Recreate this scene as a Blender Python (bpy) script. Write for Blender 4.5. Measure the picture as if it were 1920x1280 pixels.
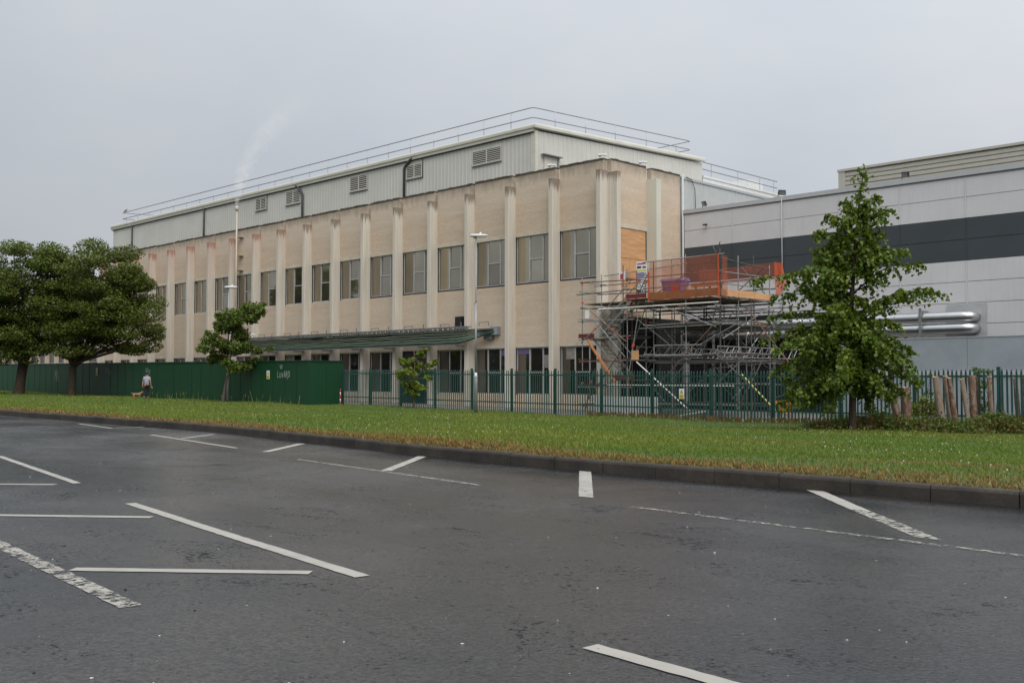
import bpy, math, random
import numpy as np
from mathutils import Vector, Matrix

random.seed(7)
rng = np.random.default_rng(11)
SC = bpy.context.scene
COL = SC.collection
for o in list(bpy.data.objects):
    bpy.data.objects.remove(o)

# ------------------------------------------------------------------ camera
cam_d = bpy.data.cameras.new('camera')
cam_d.lens = 36.0
cam_d.sensor_width = 36.0
cam_d.clip_start = 0.1
cam_d.clip_end = 5000
cam = bpy.data.objects.new('camera', cam_d)
COL.objects.link(cam)
cam.location = (0, 0, 1.65)
cam.rotation_euler = (math.radians(90 + 2.1476), 0, math.radians(44.65))
SC.camera = cam

# ------------------------------------------------------------------ sky
SUN_EL, SUN_AZ = math.radians(52), math.radians(118)     # azimuth clockwise from +Y
world = bpy.data.worlds.new('World')
SC.world = world
world.use_nodes = True
wn, wl = world.node_tree.nodes, world.node_tree.links
wn.clear()
w_out = wn.new('ShaderNodeOutputWorld')
w_bg = wn.new('ShaderNodeBackground')
sky = wn.new('ShaderNodeTexSky')
sky.sky_type = 'NISHITA'
sky.sun_disc = False
sky.sun_elevation = SUN_EL
sky.sun_rotation = SUN_AZ
sky.air_density = 1.0
sky.dust_density = 3.0
w_hsv = wn.new('ShaderNodeHueSaturation')
w_hsv.inputs['Saturation'].default_value = 0.35
wl.new(sky.outputs[0], w_hsv.inputs['Color'])
# cloud deck: soft grey cover, a little brighter overhead, uneven
w_tc = wn.new('ShaderNodeTexCoord')
w_map = wn.new('ShaderNodeMapping')
w_map.inputs['Scale'].default_value = (1, 1, 2.2)
wl.new(w_tc.outputs['Generated'], w_map.inputs['Vector'])
w_no = wn.new('ShaderNodeTexNoise')
w_no.inputs['Scale'].default_value = 1.7
w_no.inputs['Detail'].default_value = 5
w_no.inputs['Roughness'].default_value = 0.55
wl.new(w_map.outputs[0], w_no.inputs['Vector'])
w_ramp = wn.new('ShaderNodeValToRGB')
w_ramp.color_ramp.elements[0].position = 0.28
w_ramp.color_ramp.elements[0].color = (2.80, 3.06, 3.46, 1)
w_ramp.color_ramp.elements[1].position = 0.72
w_ramp.color_ramp.elements[1].color = (3.62, 3.76, 3.96, 1)
wl.new(w_no.outputs['Fac'], w_ramp.inputs['Fac'])
w_sep = wn.new('ShaderNodeSeparateXYZ')
wl.new(w_tc.outputs['Generated'], w_sep.inputs[0])
w_mr = wn.new('ShaderNodeMapRange')                  # overcast: zenith brighter than horizon
w_mr.inputs['From Min'].default_value = 0.0
w_mr.inputs['From Max'].default_value = 1.0
w_mr.inputs['To Min'].default_value = 0.92
w_mr.inputs['To Max'].default_value = 2.9
w_pow = wn.new('ShaderNodeMath')
w_pow.operation = 'POWER'
w_pow.use_clamp = True
w_pow.inputs[1].default_value = 1.5
wl.new(w_sep.outputs['Z'], w_pow.inputs[0])
wl.new(w_pow.outputs[0], w_mr.inputs['Value'])
w_dot = wn.new('ShaderNodeVectorMath')               # paler cover towards the hidden sun
w_dot.operation = 'DOT_PRODUCT'
w_dot.inputs[1].default_value = (0.90, 0.42, 0.0)
wl.new(w_tc.outputs['Generated'], w_dot.inputs[0])
w_side = wn.new('ShaderNodeMath')
w_side.operation = 'MULTIPLY_ADD'
w_side.inputs[1].default_value = 0.22
w_side.inputs[2].default_value = 1.08
wl.new(w_dot.outputs['Value'], w_side.inputs[0])
w_tot = wn.new('ShaderNodeMath')
w_tot.operation = 'MULTIPLY'
wl.new(w_mr.outputs['Result'], w_tot.inputs[0])
wl.new(w_side.outputs[0], w_tot.inputs[1])
w_mul = wn.new('ShaderNodeVectorMath')
w_mul.operation = 'SCALE'
wl.new(w_ramp.outputs['Color'], w_mul.inputs[0])
wl.new(w_tot.outputs[0], w_mul.inputs['Scale'])
w_mix = wn.new('ShaderNodeMix')
w_mix.data_type = 'RGBA'
w_mix.inputs['Factor'].default_value = 0.88
wl.new(w_hsv.outputs['Color'], w_mix.inputs[6])
wl.new(w_mul.outputs['Vector'], w_mix.inputs[7])
w_bg.inputs['Strength'].default_value = 0.1
wl.new(w_mix.outputs[2], w_bg.inputs['Color'])
wl.new(w_bg.outputs[0], w_out.inputs['Surface'])

# ------------------------------------------------------------------ sun (overcast: weak and very soft)
sun_d = bpy.data.lights.new('sun', 'SUN')
sun_d.energy = 1.5
sun_d.angle = math.radians(50)
sun_d.color = (1.0, 0.955, 0.88)
sun = bpy.data.objects.new('sun', sun_d)
COL.objects.link(sun)
_sd = Vector((math.sin(SUN_AZ) * math.cos(SUN_EL), math.cos(SUN_AZ) * math.cos(SUN_EL), math.sin(SUN_EL)))
sun.rotation_euler = _sd.to_track_quat('Z', 'Y').to_euler()

SC.view_settings.view_transform = 'Standard'
SC.view_settings.look = 'None'
SC.view_settings.exposure = 0.6
SC.view_settings.gamma = 1.0
SC.render.engine = 'CYCLES'
SC.cycles.volume_bounces = 3

R2 = Vector((0.7113, 0.7028, 0))      # to the right, seen from the road
F2 = Vector((-0.7028, 0.7113, 0))     # away from the road

# ------------------------------------------------------------------ materials
def new_mat(name):
    m = bpy.data.materials.new(name)
    m.use_nodes = True
    nt = m.node_tree
    b = nt.nodes['Principled BSDF']
    return m, nt.nodes, nt.links, b

def ramp(N, L, fac, stops):
    r = N.new('ShaderNodeValToRGB')
    e = r.color_ramp.elements
    while len(e) < len(stops):
        e.new(0.5)
    for i, (p, c) in enumerate(stops):
        e[i].position = p
        e[i].color = (*c, 1) if len(c) == 3 else c
    L.new(fac, r.inputs['Fac'])
    return r

def noise(N, L, vec, scale, detail=4, rough=0.55, dist=0.0):
    n = N.new('ShaderNodeTexNoise')
    n.inputs['Scale'].default_value = scale
    n.inputs['Detail'].default_value = detail
    n.inputs['Roughness'].default_value = rough
    n.inputs['Distortion'].default_value = dist
    if vec is not None:
        L.new(vec, n.inputs['Vector'])
    return n

def mapped(N, L, vec, sc):
    m = N.new('ShaderNodeMapping')
    m.inputs['Scale'].default_value = sc
    L.new(vec, m.inputs['Vector'])
    return m.outputs[0]

def pos(N):
    return N.new('ShaderNodeNewGeometry').outputs['Position']

def mixc(N, L, fac, a, b, mode='MIX'):
    m = N.new('ShaderNodeMix')
    m.data_type = 'RGBA'
    m.blend_type = mode
    if isinstance(fac, (int, float)):
        m.inputs[0].default_value = fac
    else:
        L.new(fac, m.inputs[0])
    for s, v in ((6, a), (7, b)):
        if isinstance(v, (tuple, list)):
            m.inputs[s].default_value = (*v[:3], 1)
        else:
            L.new(v, m.inputs[s])
    return m.outputs[2]

def bump(N, L, b, h, strength=0.3, dist=0.02):
    u = N.new('ShaderNodeBump')
    u.inputs['Strength'].default_value = strength
    u.inputs['Distance'].default_value = dist
    L.new(h, u.inputs['Height'])
    L.new(u.outputs[0], b.inputs['Normal'])

def pm(name, col, rough=0.6, metal=0.0, var=0.12, scale=3.0, streak=(1, 1, 1), spec=0.4, fine=0.0, bumpd=0.0):
    """plain painted / metal / concrete surface with soft uneven tone"""
    m, N, L, b = new_mat(name)
    p = mapped(N, L, pos(N), streak)
    n = noise(N, L, p, scale, 5, 0.6)
    lo = tuple(c * (1 - var) for c in col)
    hi = tuple(min(1, c * (1 + var)) for c in col)
    r = ramp(N, L, n.outputs['Fac'], [(0.3, lo), (0.7, hi)])
    out = r.outputs['Color']
    if fine:
        n2 = noise(N, L, pos(N), 38, 3, 0.7)
        r2 = ramp(N, L, n2.outputs['Fac'], [(0.3, (1 - fine,) * 3), (0.7, (1 + fine,) * 3)])
        out = mixc(N, L, 1.0, out, r2.outputs['Color'], 'MULTIPLY')
    L.new(out, b.inputs['Base Color'])
    b.inputs['Roughness'].default_value = rough
    b.inputs['Metallic'].default_value = metal
    b.inputs['Specular IOR Level'].default_value = spec
    if bumpd:
        n3 = noise(N, L, pos(N), 30, 4, 0.6)
        bump(N, L, b, n3.outputs['Fac'], 0.5, bumpd)
    return m

def streaky(name, col, rough, amount, tint, spec=0.4):
    """sheet metal or board with faint vertical rain streaks and grime"""
    m, N, L, b = new_mat(name)
    p = pos(N)
    n = noise(N, L, mapped(N, L, p, (5, 5, 0.22)), 1.6, 6, 0.7)
    r = ramp(N, L, n.outputs['Fac'], [(0.48, (0, 0, 0)), (0.75, (amount,) * 3)])
    n2 = noise(N, L, p, 0.5, 4, 0.6)
    r2 = ramp(N, L, n2.outputs['Fac'], [(0.3, tuple(c * 0.93 for c in col)), (0.7, tuple(c * 1.05 for c in col))])
    c = mixc(N, L, r.outputs['Color'], r2.outputs['Color'], tint)
    L.new(c, b.inputs['Base Color'])
    b.inputs['Roughness'].default_value = rough
    b.inputs['Specular IOR Level'].default_value = spec
    n3 = noise(N, L, mapped(N, L, p, (1, 1, 1.5)), 0.8, 2, 0.5)
    bump(N, L, b, n3.outputs['Fac'], 0.15, 0.03)
    return m

def z_mask(N, L, z0, z1, wob=0.0, wscale=1.5, streak=(3, 3, 0.6)):
    """0 below z0, 1 above z1, edge broken by noise"""
    p = pos(N)
    s = N.new('ShaderNodeSeparateXYZ')
    L.new(p, s.inputs[0])
    z = s.outputs['Z']
    if wob:
        n = noise(N, L, mapped(N, L, p, streak), wscale, 3)
        ma = N.new('ShaderNodeMath'); ma.operation = 'MULTIPLY_ADD'
        L.new(n.outputs['Fac'], ma.inputs[0])
        ma.inputs[1].default_value = wob
        L.new(z, ma.inputs[2])
        z = ma.outputs[0]
    r = N.new('ShaderNodeMapRange')
    r.inputs['From Min'].default_value = z0 + wob * 0.5
    r.inputs['From Max'].default_value = z1 + wob * 0.5
    L.new(z, r.inputs['Value'])
    return r.outputs['Result'], s

M = {}

def make_brick():
    m, N, L, b = new_mat('buff_brick')
    p = pos(N)
    s = N.new('ShaderNodeSeparateXYZ'); L.new(p, s.inputs[0])
    a = N.new('ShaderNodeMath'); a.operation = 'ADD'
    L.new(s.outputs['X'], a.inputs[0]); L.new(s.outputs['Y'], a.inputs[1])
    c = N.new('ShaderNodeCombineXYZ')
    L.new(a.outputs[0], c.inputs['X']); L.new(s.outputs['Z'], c.inputs['Y'])
    t = N.new('ShaderNodeTexBrick')
    t.inputs['Scale'].default_value = 1.0
    t.inputs['Brick Width'].default_value = 0.225
    t.inputs['Row Height'].default_value = 0.075
    t.inputs['Mortar Size'].default_value = 0.006
    t.inputs['Color1'].default_value = (0.60, 0.48, 0.37, 1)
    t.inputs['Color2'].default_value = (0.55, 0.435, 0.33, 1)
    t.inputs['Mortar'].default_value = (0.47, 0.385, 0.285, 1)
    L.new(c.outputs[0], t.inputs['Vector'])
    # a paler batch of bricks near the parapet and in odd patches
    msk, _ = z_mask(N, L, 11.35, 11.5, 0.15, 0.6, (0.5, 0.5, 0.5))
    pale = mixc(N, L, 0.55, t.outputs['Color'], (0.58, 0.495, 0.405))
    col = mixc(N, L, msk, t.outputs['Color'], pale)
    m2, _ = z_mask(N, L, 6.4, 6.5, 0.5, 0.6, (0.5, 0.5, 0.5))
    inv = N.new('ShaderNodeMath'); inv.operation = 'SUBTRACT'; inv.inputs[0].default_value = 1
    L.new(m2, inv.inputs[1])
    half = N.new('ShaderNodeMath'); half.operation = 'MULTIPLY'; half.inputs[1].default_value = 0.5
    L.new(inv.outputs[0], half.inputs[0])
    col = mixc(N, L, half.outputs[0], col, pale)
    # horizontal lifts of slightly different tone
    n = noise(N, L, mapped(N, L, p, (0.25, 0.25, 2.4)), 1.3, 4, 0.6)
    r = ramp(N, L, n.outputs['Fac'], [(0.3, (0.93, 0.925, 0.92)), (0.7, (1.05, 1.05, 1.05))])
    col = mixc(N, L, 1.0, col, r.outputs['Color'], 'MULTIPLY')
    n5 = noise(N, L, mapped(N, L, c.outputs[0], (4.4, 13.3, 1)), 1.0, 2, 0.5)
    r5 = ramp(N, L, n5.outputs['Fac'], [(0.32, (0.95, 0.945, 0.94)), (0.68, (1.04, 1.04, 1.04))])
    col = mixc(N, L, 1.0, col, r5.outputs['Color'], 'MULTIPLY')
    # soot and algae washed down from the coping
    st, _ = z_mask(N, L, 12.35, 13.0, 0.9, 1.7, (2.2, 2.2, 0.7))
    sm = N.new('ShaderNodeMath'); sm.operation = 'MULTIPLY'; sm.inputs[1].default_value = 0.6
    L.new(st, sm.inputs[0])
    col = mixc(N, L, sm.outputs[0], col, (0.16, 0.135, 0.10))
    L.new(col, b.inputs['Base Color'])
    b.inputs['Roughness'].default_value = 0.9
    b.inputs['Specular IOR Level'].default_value = 0.2
    bump(N, L, b, t.outputs['Fac'], 0.5, -0.01)
    return m

def make_fin():
    m, N, L, b = new_mat('cast_concrete')
    p = pos(N)
    n = noise(N, L, mapped(N, L, p, (3, 3, 0.25)), 1.5, 6, 0.65)
    r = ramp(N, L, n.outputs['Fac'], [(0.25, (0.47, 0.425, 0.36)), (0.5, (0.57, 0.52, 0.445)), (0.75, (0.63, 0.58, 0.505))])
    col = r.outputs['Color']
    n2 = noise(N, L, mapped(N, L, p, (12, 12, 4)), 3, 3, 0.7)
    r2 = ramp(N, L, n2.outputs['Fac'], [(0.3, (0.9, 0.9, 0.9)), (0.7, (1.06, 1.06, 1.06))])
    col = mixc(N, L, 1.0, col, r2.outputs['Color'], 'MULTIPLY')
    # damp dark tops on the near fins, rusty red wash on the far ones
    st, s = z_mask(N, L, 11.8, 12.15, 1.4, 3.0, (3.0, 3.0, 0.12))
    xr = N.new('ShaderNodeMapRange')
    xr.inputs['From Min'].default_value = -58; xr.inputs['From Max'].default_value = -70
    L.new(s.outputs['X'], xr.inputs['Value'])
    stain = mixc(N, L, xr.outputs['Result'], (0.20, 0.155, 0.115), (0.27, 0.115, 0.07))
    st2 = N.new('ShaderNodeMath'); st2.operation = 'MULTIPLY'; st2.inputs[1].default_value = 0.88
    L.new(st, st2.inputs[0])
    col = mixc(N, L, st2.outputs[0], col, stain)
    # faint pink run-off further down on the far fins
    pk, _ = z_mask(N, L, 9.2, 12.2, 1.8, 2.0, (2.5, 2.5, 0.12))
    pm_ = N.new('ShaderNodeMath'); pm_.operation = 'MULTIPLY'
    L.new(pk, pm_.inputs[0]); L.new(xr.outputs['Result'], pm_.inputs[1])
    pm2 = N.new('ShaderNodeMath'); pm2.operation = 'MULTIPLY'; pm2.inputs[1].default_value = 0.5
    L.new(pm_.outputs[0], pm2.inputs[0])
    col = mixc(N, L, pm2.outputs[0], col, (0.40, 0.24, 0.19))
    L.new(col, b.inputs['Base Color'])
    b.inputs['Roughness'].default_value = 0.88
    b.inputs['Specular IOR Level'].default_value = 0.25
    n3 = noise(N, L, p, 25, 4, 0.6)
    bump(N, L, b, n3.outputs['Fac'], 0.4, 0.006)
    return m

def make_glass(name, tint, rough):
    m, N, L, b = new_mat(name)
    p = pos(N)
    n = noise(N, L, p, 0.45, 2, 0.5)
    r = ramp(N, L, n.outputs['Fac'], [(0.3, tuple(c * 0.86 for c in tint)), (0.7, tuple(c * 1.1 for c in tint))])
    oi = N.new('ShaderNodeObjectInfo')
    rr = ramp(N, L, oi.outputs['Random'], [(0.0, (0.70, 0.70, 0.72)), (1.0, (1.12, 1.12, 1.10))])
    L.new(mixc(N, L, 1.0, r.outputs['Color'], rr.outputs['Color'], 'MULTIPLY'), b.inputs['Base Color'])
    b.inputs['Metallic'].default_value = 0.9
    b.inputs['Roughness'].default_value = rough
    n2 = noise(N, L, p, 0.9, 2, 0.4)
    bump(N, L, b, n2.outputs['Fac'], 0.25, 0.03)
    return m

def make_asphalt():
    m, N, L, b = new_mat('damp_asphalt')
    p = pos(N)
    big = noise(N, L, p, 0.20, 6, 0.6, 0.5)
    r1 = ramp(N, L, big.outputs['Fac'], [(0.3, (0.009, 0.0098, 0.0115)), (0.7, (0.022, 0.0216, 0.0213))])
    mid = noise(N, L, p, 1.7, 8, 0.75, 0.6)
    r2 = ramp(N, L, mid.outputs['Fac'], [(0.32, (0.72, 0.72, 0.73)), (0.5, (1.0, 1.0, 1.0)), (0.7, (1.14, 1.12, 1.09))])
    col = mixc(N, L, 0.9, r1.outputs['Color'], r2.outputs['Color'], 'MULTIPLY')
    si = noise(N, L, p, 0.40, 5, 0.6, 0.4)           # brownish silt
    sr = ramp(N, L, si.outputs['Fac'], [(0.48, (0, 0, 0)), (0.70, (0.6, 0.6, 0.6))])
    col = mixc(N, L, sr.outputs['Color'], col, (0.046, 0.038, 0.031))
    vo = N.new('ShaderNodeTexVoronoi')               # stones in the surface dressing
    vo.inputs['Scale'].default_value = 62
    L.new(p, vo.inputs['Vector'])
    stone = ramp(N, L, vo.outputs['Color'], [(0.1, (0.4, 0.4, 0.41)), (0.5, (0.95, 0.95, 0.95)), (0.9, (1.9, 1.86, 1.8))])
    col = mixc(N, L, 0.85, col, stone.outputs['Color'], 'MULTIPLY')
    # pits: specks gathered in loose drifts
    sp = noise(N, L, p, 24, 6, 0.8, 0.2)
    cl = noise(N, L, mapped(N, L, p, (1, 1.6, 1)), 0.9, 6, 0.7, 0.7)
    mm = N.new('ShaderNodeMath'); mm.operation = 'MULTIPLY_ADD'
    L.new(cl.outputs['Fac'], mm.inputs[0]); mm.inputs[1].default_value = 0.75
    L.new(sp.outputs['Fac'], mm.inputs[2])
    pit = ramp(N, L, mm.outputs[0], [(0.70, (0.8, 0.8, 0.8)), (0.79, (0, 0, 0))])
    col = mixc(N, L, pit.outputs['Color'], col, (0.007, 0.007, 0.008))
    spx = N.new('ShaderNodeSeparateXYZ'); L.new(p, spx.inputs[0])
    jw = noise(N, L, p, 1.3, 5, 0.7)
    ja = N.new('ShaderNodeMath'); ja.operation = 'MULTIPLY_ADD'; ja.inputs[1].default_value = 0.22
    L.new(jw.outputs['Fac'], ja.inputs[0]); L.new(spx.outputs['Y'], ja.inputs[2])
    jp = N.new('ShaderNodeMath'); jp.operation = 'PINGPONG'; jp.inputs[1].default_value = 1.65
    L.new(ja.outputs[0], jp.inputs[0])
    jr = ramp(N, L, jp.outputs[0], [(0.006, (0.65, 0.65, 0.65)), (0.016, (0, 0, 0))])
    jm = ramp(N, L, cl.outputs['Fac'], [(0.45, (0, 0, 0)), (0.55, (1, 1, 1))])
    jmask = mixc(N, L, 1.0, jr.outputs['Color'], jm.outputs['Color'], 'MULTIPLY')
    col = mixc(N, L, jmask, col, (0.006, 0.006, 0.006))
    L.new(col, b.inputs['Base Color'])
    wet = ramp(N, L, si.outputs['Fac'], [(0.3, (0.12, 0.12, 0.12)), (0.7, (0.30, 0.30, 0.30))])
    ln_ = noise(N, L, mapped(N, L, p, (0.06, 0.75, 1)), 1.1, 5, 0.6, 0.3)
    lr = ramp(N, L, ln_.outputs['Fac'], [(0.35, (0.72, 0.72, 0.72)), (0.65, (1.35, 1.35, 1.35))])
    wl_ = mixc(N, L, 1.0, wet.outputs['Color'], lr.outputs['Color'], 'MULTIPLY')
    rgh = mixc(N, L, pit.outputs['Color'], wl_, (0.8, 0.8, 0.8))
    L.new(rgh, b.inputs['Roughness'])
    sg = ramp(N, L, vo.outputs['Color'], [(0.15, (0.30, 0.30, 0.30)), (0.7, (0.46, 0.46, 0.46))])
    sm = mixc(N, L, pit.outputs['Color'], sg.outputs['Color'], (0.05, 0.05, 0.05))
    L.new(sm, b.inputs['Specular IOR Level'])
    h1 = noise(N, L, p, 34, 4, 0.7)
    bump(N, L, b, h1.outputs['Fac'], 0.5, 0.008)
    return m

def make_paint(name, wear, col=(0.345, 0.326, 0.288)):
    """thermoplastic road paint; wear 0..1 lets the asphalt show through in flakes"""
    m, N, L, b = new_mat(name)
    p = pos(N)
    n = noise(N, L, p, 3.0, 4)
    r = ramp(N, L, n.outputs['Fac'], [(0.3, tuple(c * 0.8 for c in col)), (0.7, col)])
    L.new(r.outputs['Color'], b.inputs['Base Color'])
    b.inputs['Roughness'].default_value = 0.6
    k = noise(N, L, p, 13, 7, 0.8, 0.6)
    th = 0.20 + 0.40 * wear
    a = ramp(N, L, k.outputs['Fac'], [(max(0, th - 0.03), (0, 0, 0)), (th + 0.03, (1, 1, 1))])
    tr = N.new('ShaderNodeBsdfTransparent')
    mx = N.new('ShaderNodeMixShader')
    out = N['Material Output']
    L.new(a.outputs['Color'], mx.inputs[0])
    L.new(tr.outputs[0], mx.inputs[1]); L.new(b.outputs[0], mx.inputs[2])
    L.new(mx.outputs[0], out.inputs['Surface'])
    return m

def make_leaf(name, trans=0.3, rough=0.5, spec=0.35):
    """colour comes from the per-leaf attribute Col"""
    m, N, L, b = new_mat(name)
    at = N.new('ShaderNodeAttribute'); at.attribute_name = 'Col'
    L.new(at.outputs['Color'], b.inputs['Base Color'])
    b.inputs['Roughness'].default_value = rough
    b.inputs['Specular IOR Level'].default_value = spec
    t = N.new('ShaderNodeBsdfTranslucent')
    tc = mixc(N, L, 1.0, at.outputs['Color'], (1.25, 1.3, 0.6), 'MULTIPLY')
    L.new(tc, t.inputs['Color'])
    mx = N.new('ShaderNodeMixShader'); mx.inputs[0].default_value = trans
    L.new(b.outputs[0], mx.inputs[1]); L.new(t.outputs[0], mx.inputs[2])
    L.new(mx.outputs[0], N['Material Output'].inputs['Surface'])
    return m

def make_ground():
    m, N, L, b = new_mat('verge_soil')
    p = pos(N)
    n = noise(N, L, p, 0.5, 6, 0.65)
    r = ramp(N, L, n.outputs['Fac'], [(0.3, (0.050, 0.078, 0.018)), (0.55, (0.066, 0.095, 0.023)), (0.75, (0.10, 0.105, 0.036))])
    n2 = noise(N, L, p, 14, 5, 0.7)
    r2 = ramp(N, L, n2.outputs['Fac'], [(0.3, (0.6, 0.6, 0.6)), (0.7, (1.25, 1.25, 1.2))])
    col = mixc(N, L, 1.0, r.outputs['Color'], r2.outputs['Color'], 'MULTIPLY')
    L.new(col, b.inputs['Base Color'])
    b.inputs['Roughness'].default_value = 0.95
    bump(N, L, b, n2.outputs['Fac'], 0.8, 0.05)
    return m

def make_bark(name, c0, c1):
    m, N, L, b = new_mat(name)
    p = pos(N)
    n = noise(N, L, mapped(N, L, p, (9, 9, 1.6)), 2.2, 6, 0.7, 0.5)
    r = ramp(N, L, n.outputs['Fac'], [(0.3, c0), (0.7, c1)])
    L.new(r.outputs['Color'], b.inputs['Base Color'])
    b.inputs['Roughness'].default_value = 0.95
    b.inputs['Specular IOR Level'].default_value = 0.15
    bump(N, L, b, n.outputs['Fac'], 0.9, 0.03)
    return m

def make_log():
    m, N, L, b = new_mat('peeling_log')
    oi = N.new('ShaderNodeObjectInfo')
    p = pos(N)
    n = noise(N, L, mapped(N, L, p, (4, 4, 1.5)), 3.2, 5, 0.7, 0.6)
    r = ramp(N, L, n.outputs['Fac'], [(0.34, (0.085, 0.036, 0.024)), (0.50, (0.15, 0.07, 0.046)), (0.58, (0.24, 0.18, 0.13)), (0.72, (0.19, 0.15, 0.11))])
    r0 = ramp(N, L, n.outputs['Fac'], [(0.3, (0.15, 0.12, 0.085)), (0.6, (0.25, 0.205, 0.155)), (0.75, (0.16, 0.085, 0.055))])
    col = mixc(N, L, oi.outputs['Random'], r.outputs['Color'], r0.outputs['Color'])
    L.new(col, b.inputs['Base Color'])
    b.inputs['Roughness'].default_value = 0.9
    bump(N, L, b, n.outputs['Fac'], 0.8, 0.02)
    return m

def make_net(name, col, alpha):
    m, N, L, b = new_mat(name)
    b.inputs['Base Color'].default_value = (*col, 1)
    b.inputs['Roughness'].default_value = 0.7
    p = pos(N)
    n = noise(N, L, p, 1.1, 4, 0.6)
    r = ramp(N, L, n.outputs['Fac'], [(0.3, (alpha * 0.78,) * 3), (0.7, (min(1, alpha * 1.15),) * 3)])
    tr = N.new('ShaderNodeBsdfTransparent')
    mx = N.new('ShaderNodeMixShader')
    L.new(r.outputs['Color'], mx.inputs[0])
    L.new(tr.outputs[0], mx.inputs[1]); L.new(b.outputs[0], mx.inputs[2])
    L.new(mx.outputs[0], N['Material Output'].inputs['Surface'])
    return m

def make_steam():
    m = bpy.data.materials.new('steam_vapour')
    m.use_nodes = True
    N, L = m.node_tree.nodes, m.node_tree.links
    N.remove(N['Principled BSDF'])
    v = N.new('ShaderNodeVolumePrincipled')
    v.inputs['Color'].default_value = (0.97, 0.97, 0.98, 1)
    v.inputs['Anisotropy'].default_value = -0.35
    def op(o, a, b=None):
        m_ = N.new('ShaderNodeMath'); m_.operation = o
        for k_, q in enumerate((a, b)):
            if q is None: continue
            if isinstance(q, (int, float)): m_.inputs[k_].default_value = q
            else: L.new(q, m_.inputs[k_])
        return m_.outputs[0]
    p = pos(N)
    sub = N.new('ShaderNodeVectorMath'); sub.operation = 'SUBTRACT'
    sub.inputs[1].default_value = (-69.07, 40.25, 14.7)
    L.new(p, sub.inputs[0])
    def dot(vec):
        d_ = N.new('ShaderNodeVectorMath'); d_.operation = 'DOT_PRODUCT'
        d_.inputs[1].default_value = vec
        L.new(sub.outputs[0], d_.inputs[0])
        return d_.outputs['Value']
    h = dot((0, 0, 1))
    u = op('SUBTRACT', dot(tuple(R2)), op('MULTIPLY', op('MULTIPLY', h, h), 0.070))
    w = dot(tuple(F2))
    dist = op('SQRT', op('ADD', op('MULTIPLY', u, u), op('MULTIPLY', w, w)))
    rad = op('ADD', op('MULTIPLY', h, 0.21), 0.12)
    fall = op('MAXIMUM', op('SUBTRACT', 1.0, op('DIVIDE', dist, rad)), 0.0)
    n = noise(N, L, p, 0.8, 5, 0.65, 0.8)
    r = ramp(N, L, n.outputs['Fac'], [(0.36, (0, 0, 0)), (0.68, (1, 1, 1))])
    thin = op('DIVIDE', 2.8, op('ADD', 0.6, op('MULTIPLY', h, op('MULTIPLY', h, 0.16))))
    top = N.new('ShaderNodeMapRange')
    top.inputs['From Min'].default_value = 9.5; top.inputs['From Max'].default_value = 4.0
    L.new(h, top.inputs['Value'])
    dens = op('MULTIPLY', op('MULTIPLY', fall, thin), op('MULTIPLY', r.outputs['Color'], top.outputs['Result']))
    L.new(dens, v.inputs['Density'])
    L.new(v.outputs[0], N['Material Output'].inputs['Volume'])
    return m

M['brick'] = make_brick()
M['fin'] = make_fin()
M['asphalt'] = make_asphalt()
M['glass_up'] = make_glass('bronze_glass', (0.40, 0.365, 0.29), 0.04)
M['glass_low'] = make_glass('dark_glass', (0.17, 0.155, 0.145), 0.05)
M['paint'] = make_paint('road_paint', 0.36)
M['paint_half'] = make_paint('road_paint_half', 0.52)
M['paint_worn'] = make_paint('road_paint_worn', 0.72)
M['paint_faint'] = make_paint('road_paint_faint', 0.80)
M['leaf'] = make_leaf('foliage')
M['grass'] = make_leaf('grass_blade', 0.25, 0.7, 0.15)
M['soil'] = make_ground()
M['bark'] = make_bark('tree_bark', (0.028, 0.020, 0.014), (0.085, 0.065, 0.048))
M['bark_pale'] = make_bark('young_bark', (0.07, 0.052, 0.038), (0.16, 0.125, 0.095))
M['log'] = make_log()
M['log_end'] = pm('cut_wood', (0.36, 0.25, 0.15), 0.9, var=0.3, scale=9)
M['kerb'] = pm('kerb_concrete', (0.040, 0.034, 0.028), 0.85, var=0.4, scale=2.2, fine=0.25, bumpd=0.006)
M['lintel'] = pm('pale_concrete', (0.52, 0.46, 0.37), 0.85, var=0.14, scale=2.0, fine=0.08)
M['coping'] = pm('mossy_coping', (0.075, 0.062, 0.048), 0.95, var=0.5, scale=3.0, fine=0.2)
M['clad'] = streaky('shed_cladding', (0.53, 0.52, 0.475), 0.5, 0.22, (0.38, 0.37, 0.335), 0.4)
M['trim'] = pm('shed_trim', (0.55, 0.53, 0.46), 0.5, var=0.08, scale=0.9, streak=(1, 1, 3))
M['gutter'] = pm('gutter_dark', (0.055, 0.062, 0.06), 0.6, var=0.2)
M['panel'] = streaky('light_panel', (0.55, 0.545, 0.555), 0.38, 0.22, (0.36, 0.35, 0.34), 0.45)
M['panel_dark'] = pm('dark_panel', (0.042, 0.052, 0.058), 0.5, var=0.1, scale=0.6, spec=0.4)
M['panel_base'] = pm('soot_panel', (0.05, 0.05, 0.052), 0.7, var=0.25, scale=0.7)
M['capping'] = pm('panel_capping', (0.40, 0.41, 0.42), 0.45, var=0.05)
M['joint'] = pm('joint_gasket', (0.10, 0.10, 0.105), 0.7, var=0.1)
M['setback'] = pm('ribbed_cladding', (0.42, 0.405, 0.35), 0.5, var=0.06)
M['white_clad'] = pm('white_cladding', (0.66, 0.66, 0.65), 0.45, var=0.05)
M['grey_clad'] = pm('grey_cladding', (0.45, 0.465, 0.46), 0.45, var=0.05)
M['frame'] = pm('window_frame', (0.42, 0.405, 0.40), 0.5, var=0.12)
M['frame_dark'] = pm('dark_frame', (0.035, 0.032, 0.04), 0.6, var=0.2)
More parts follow.
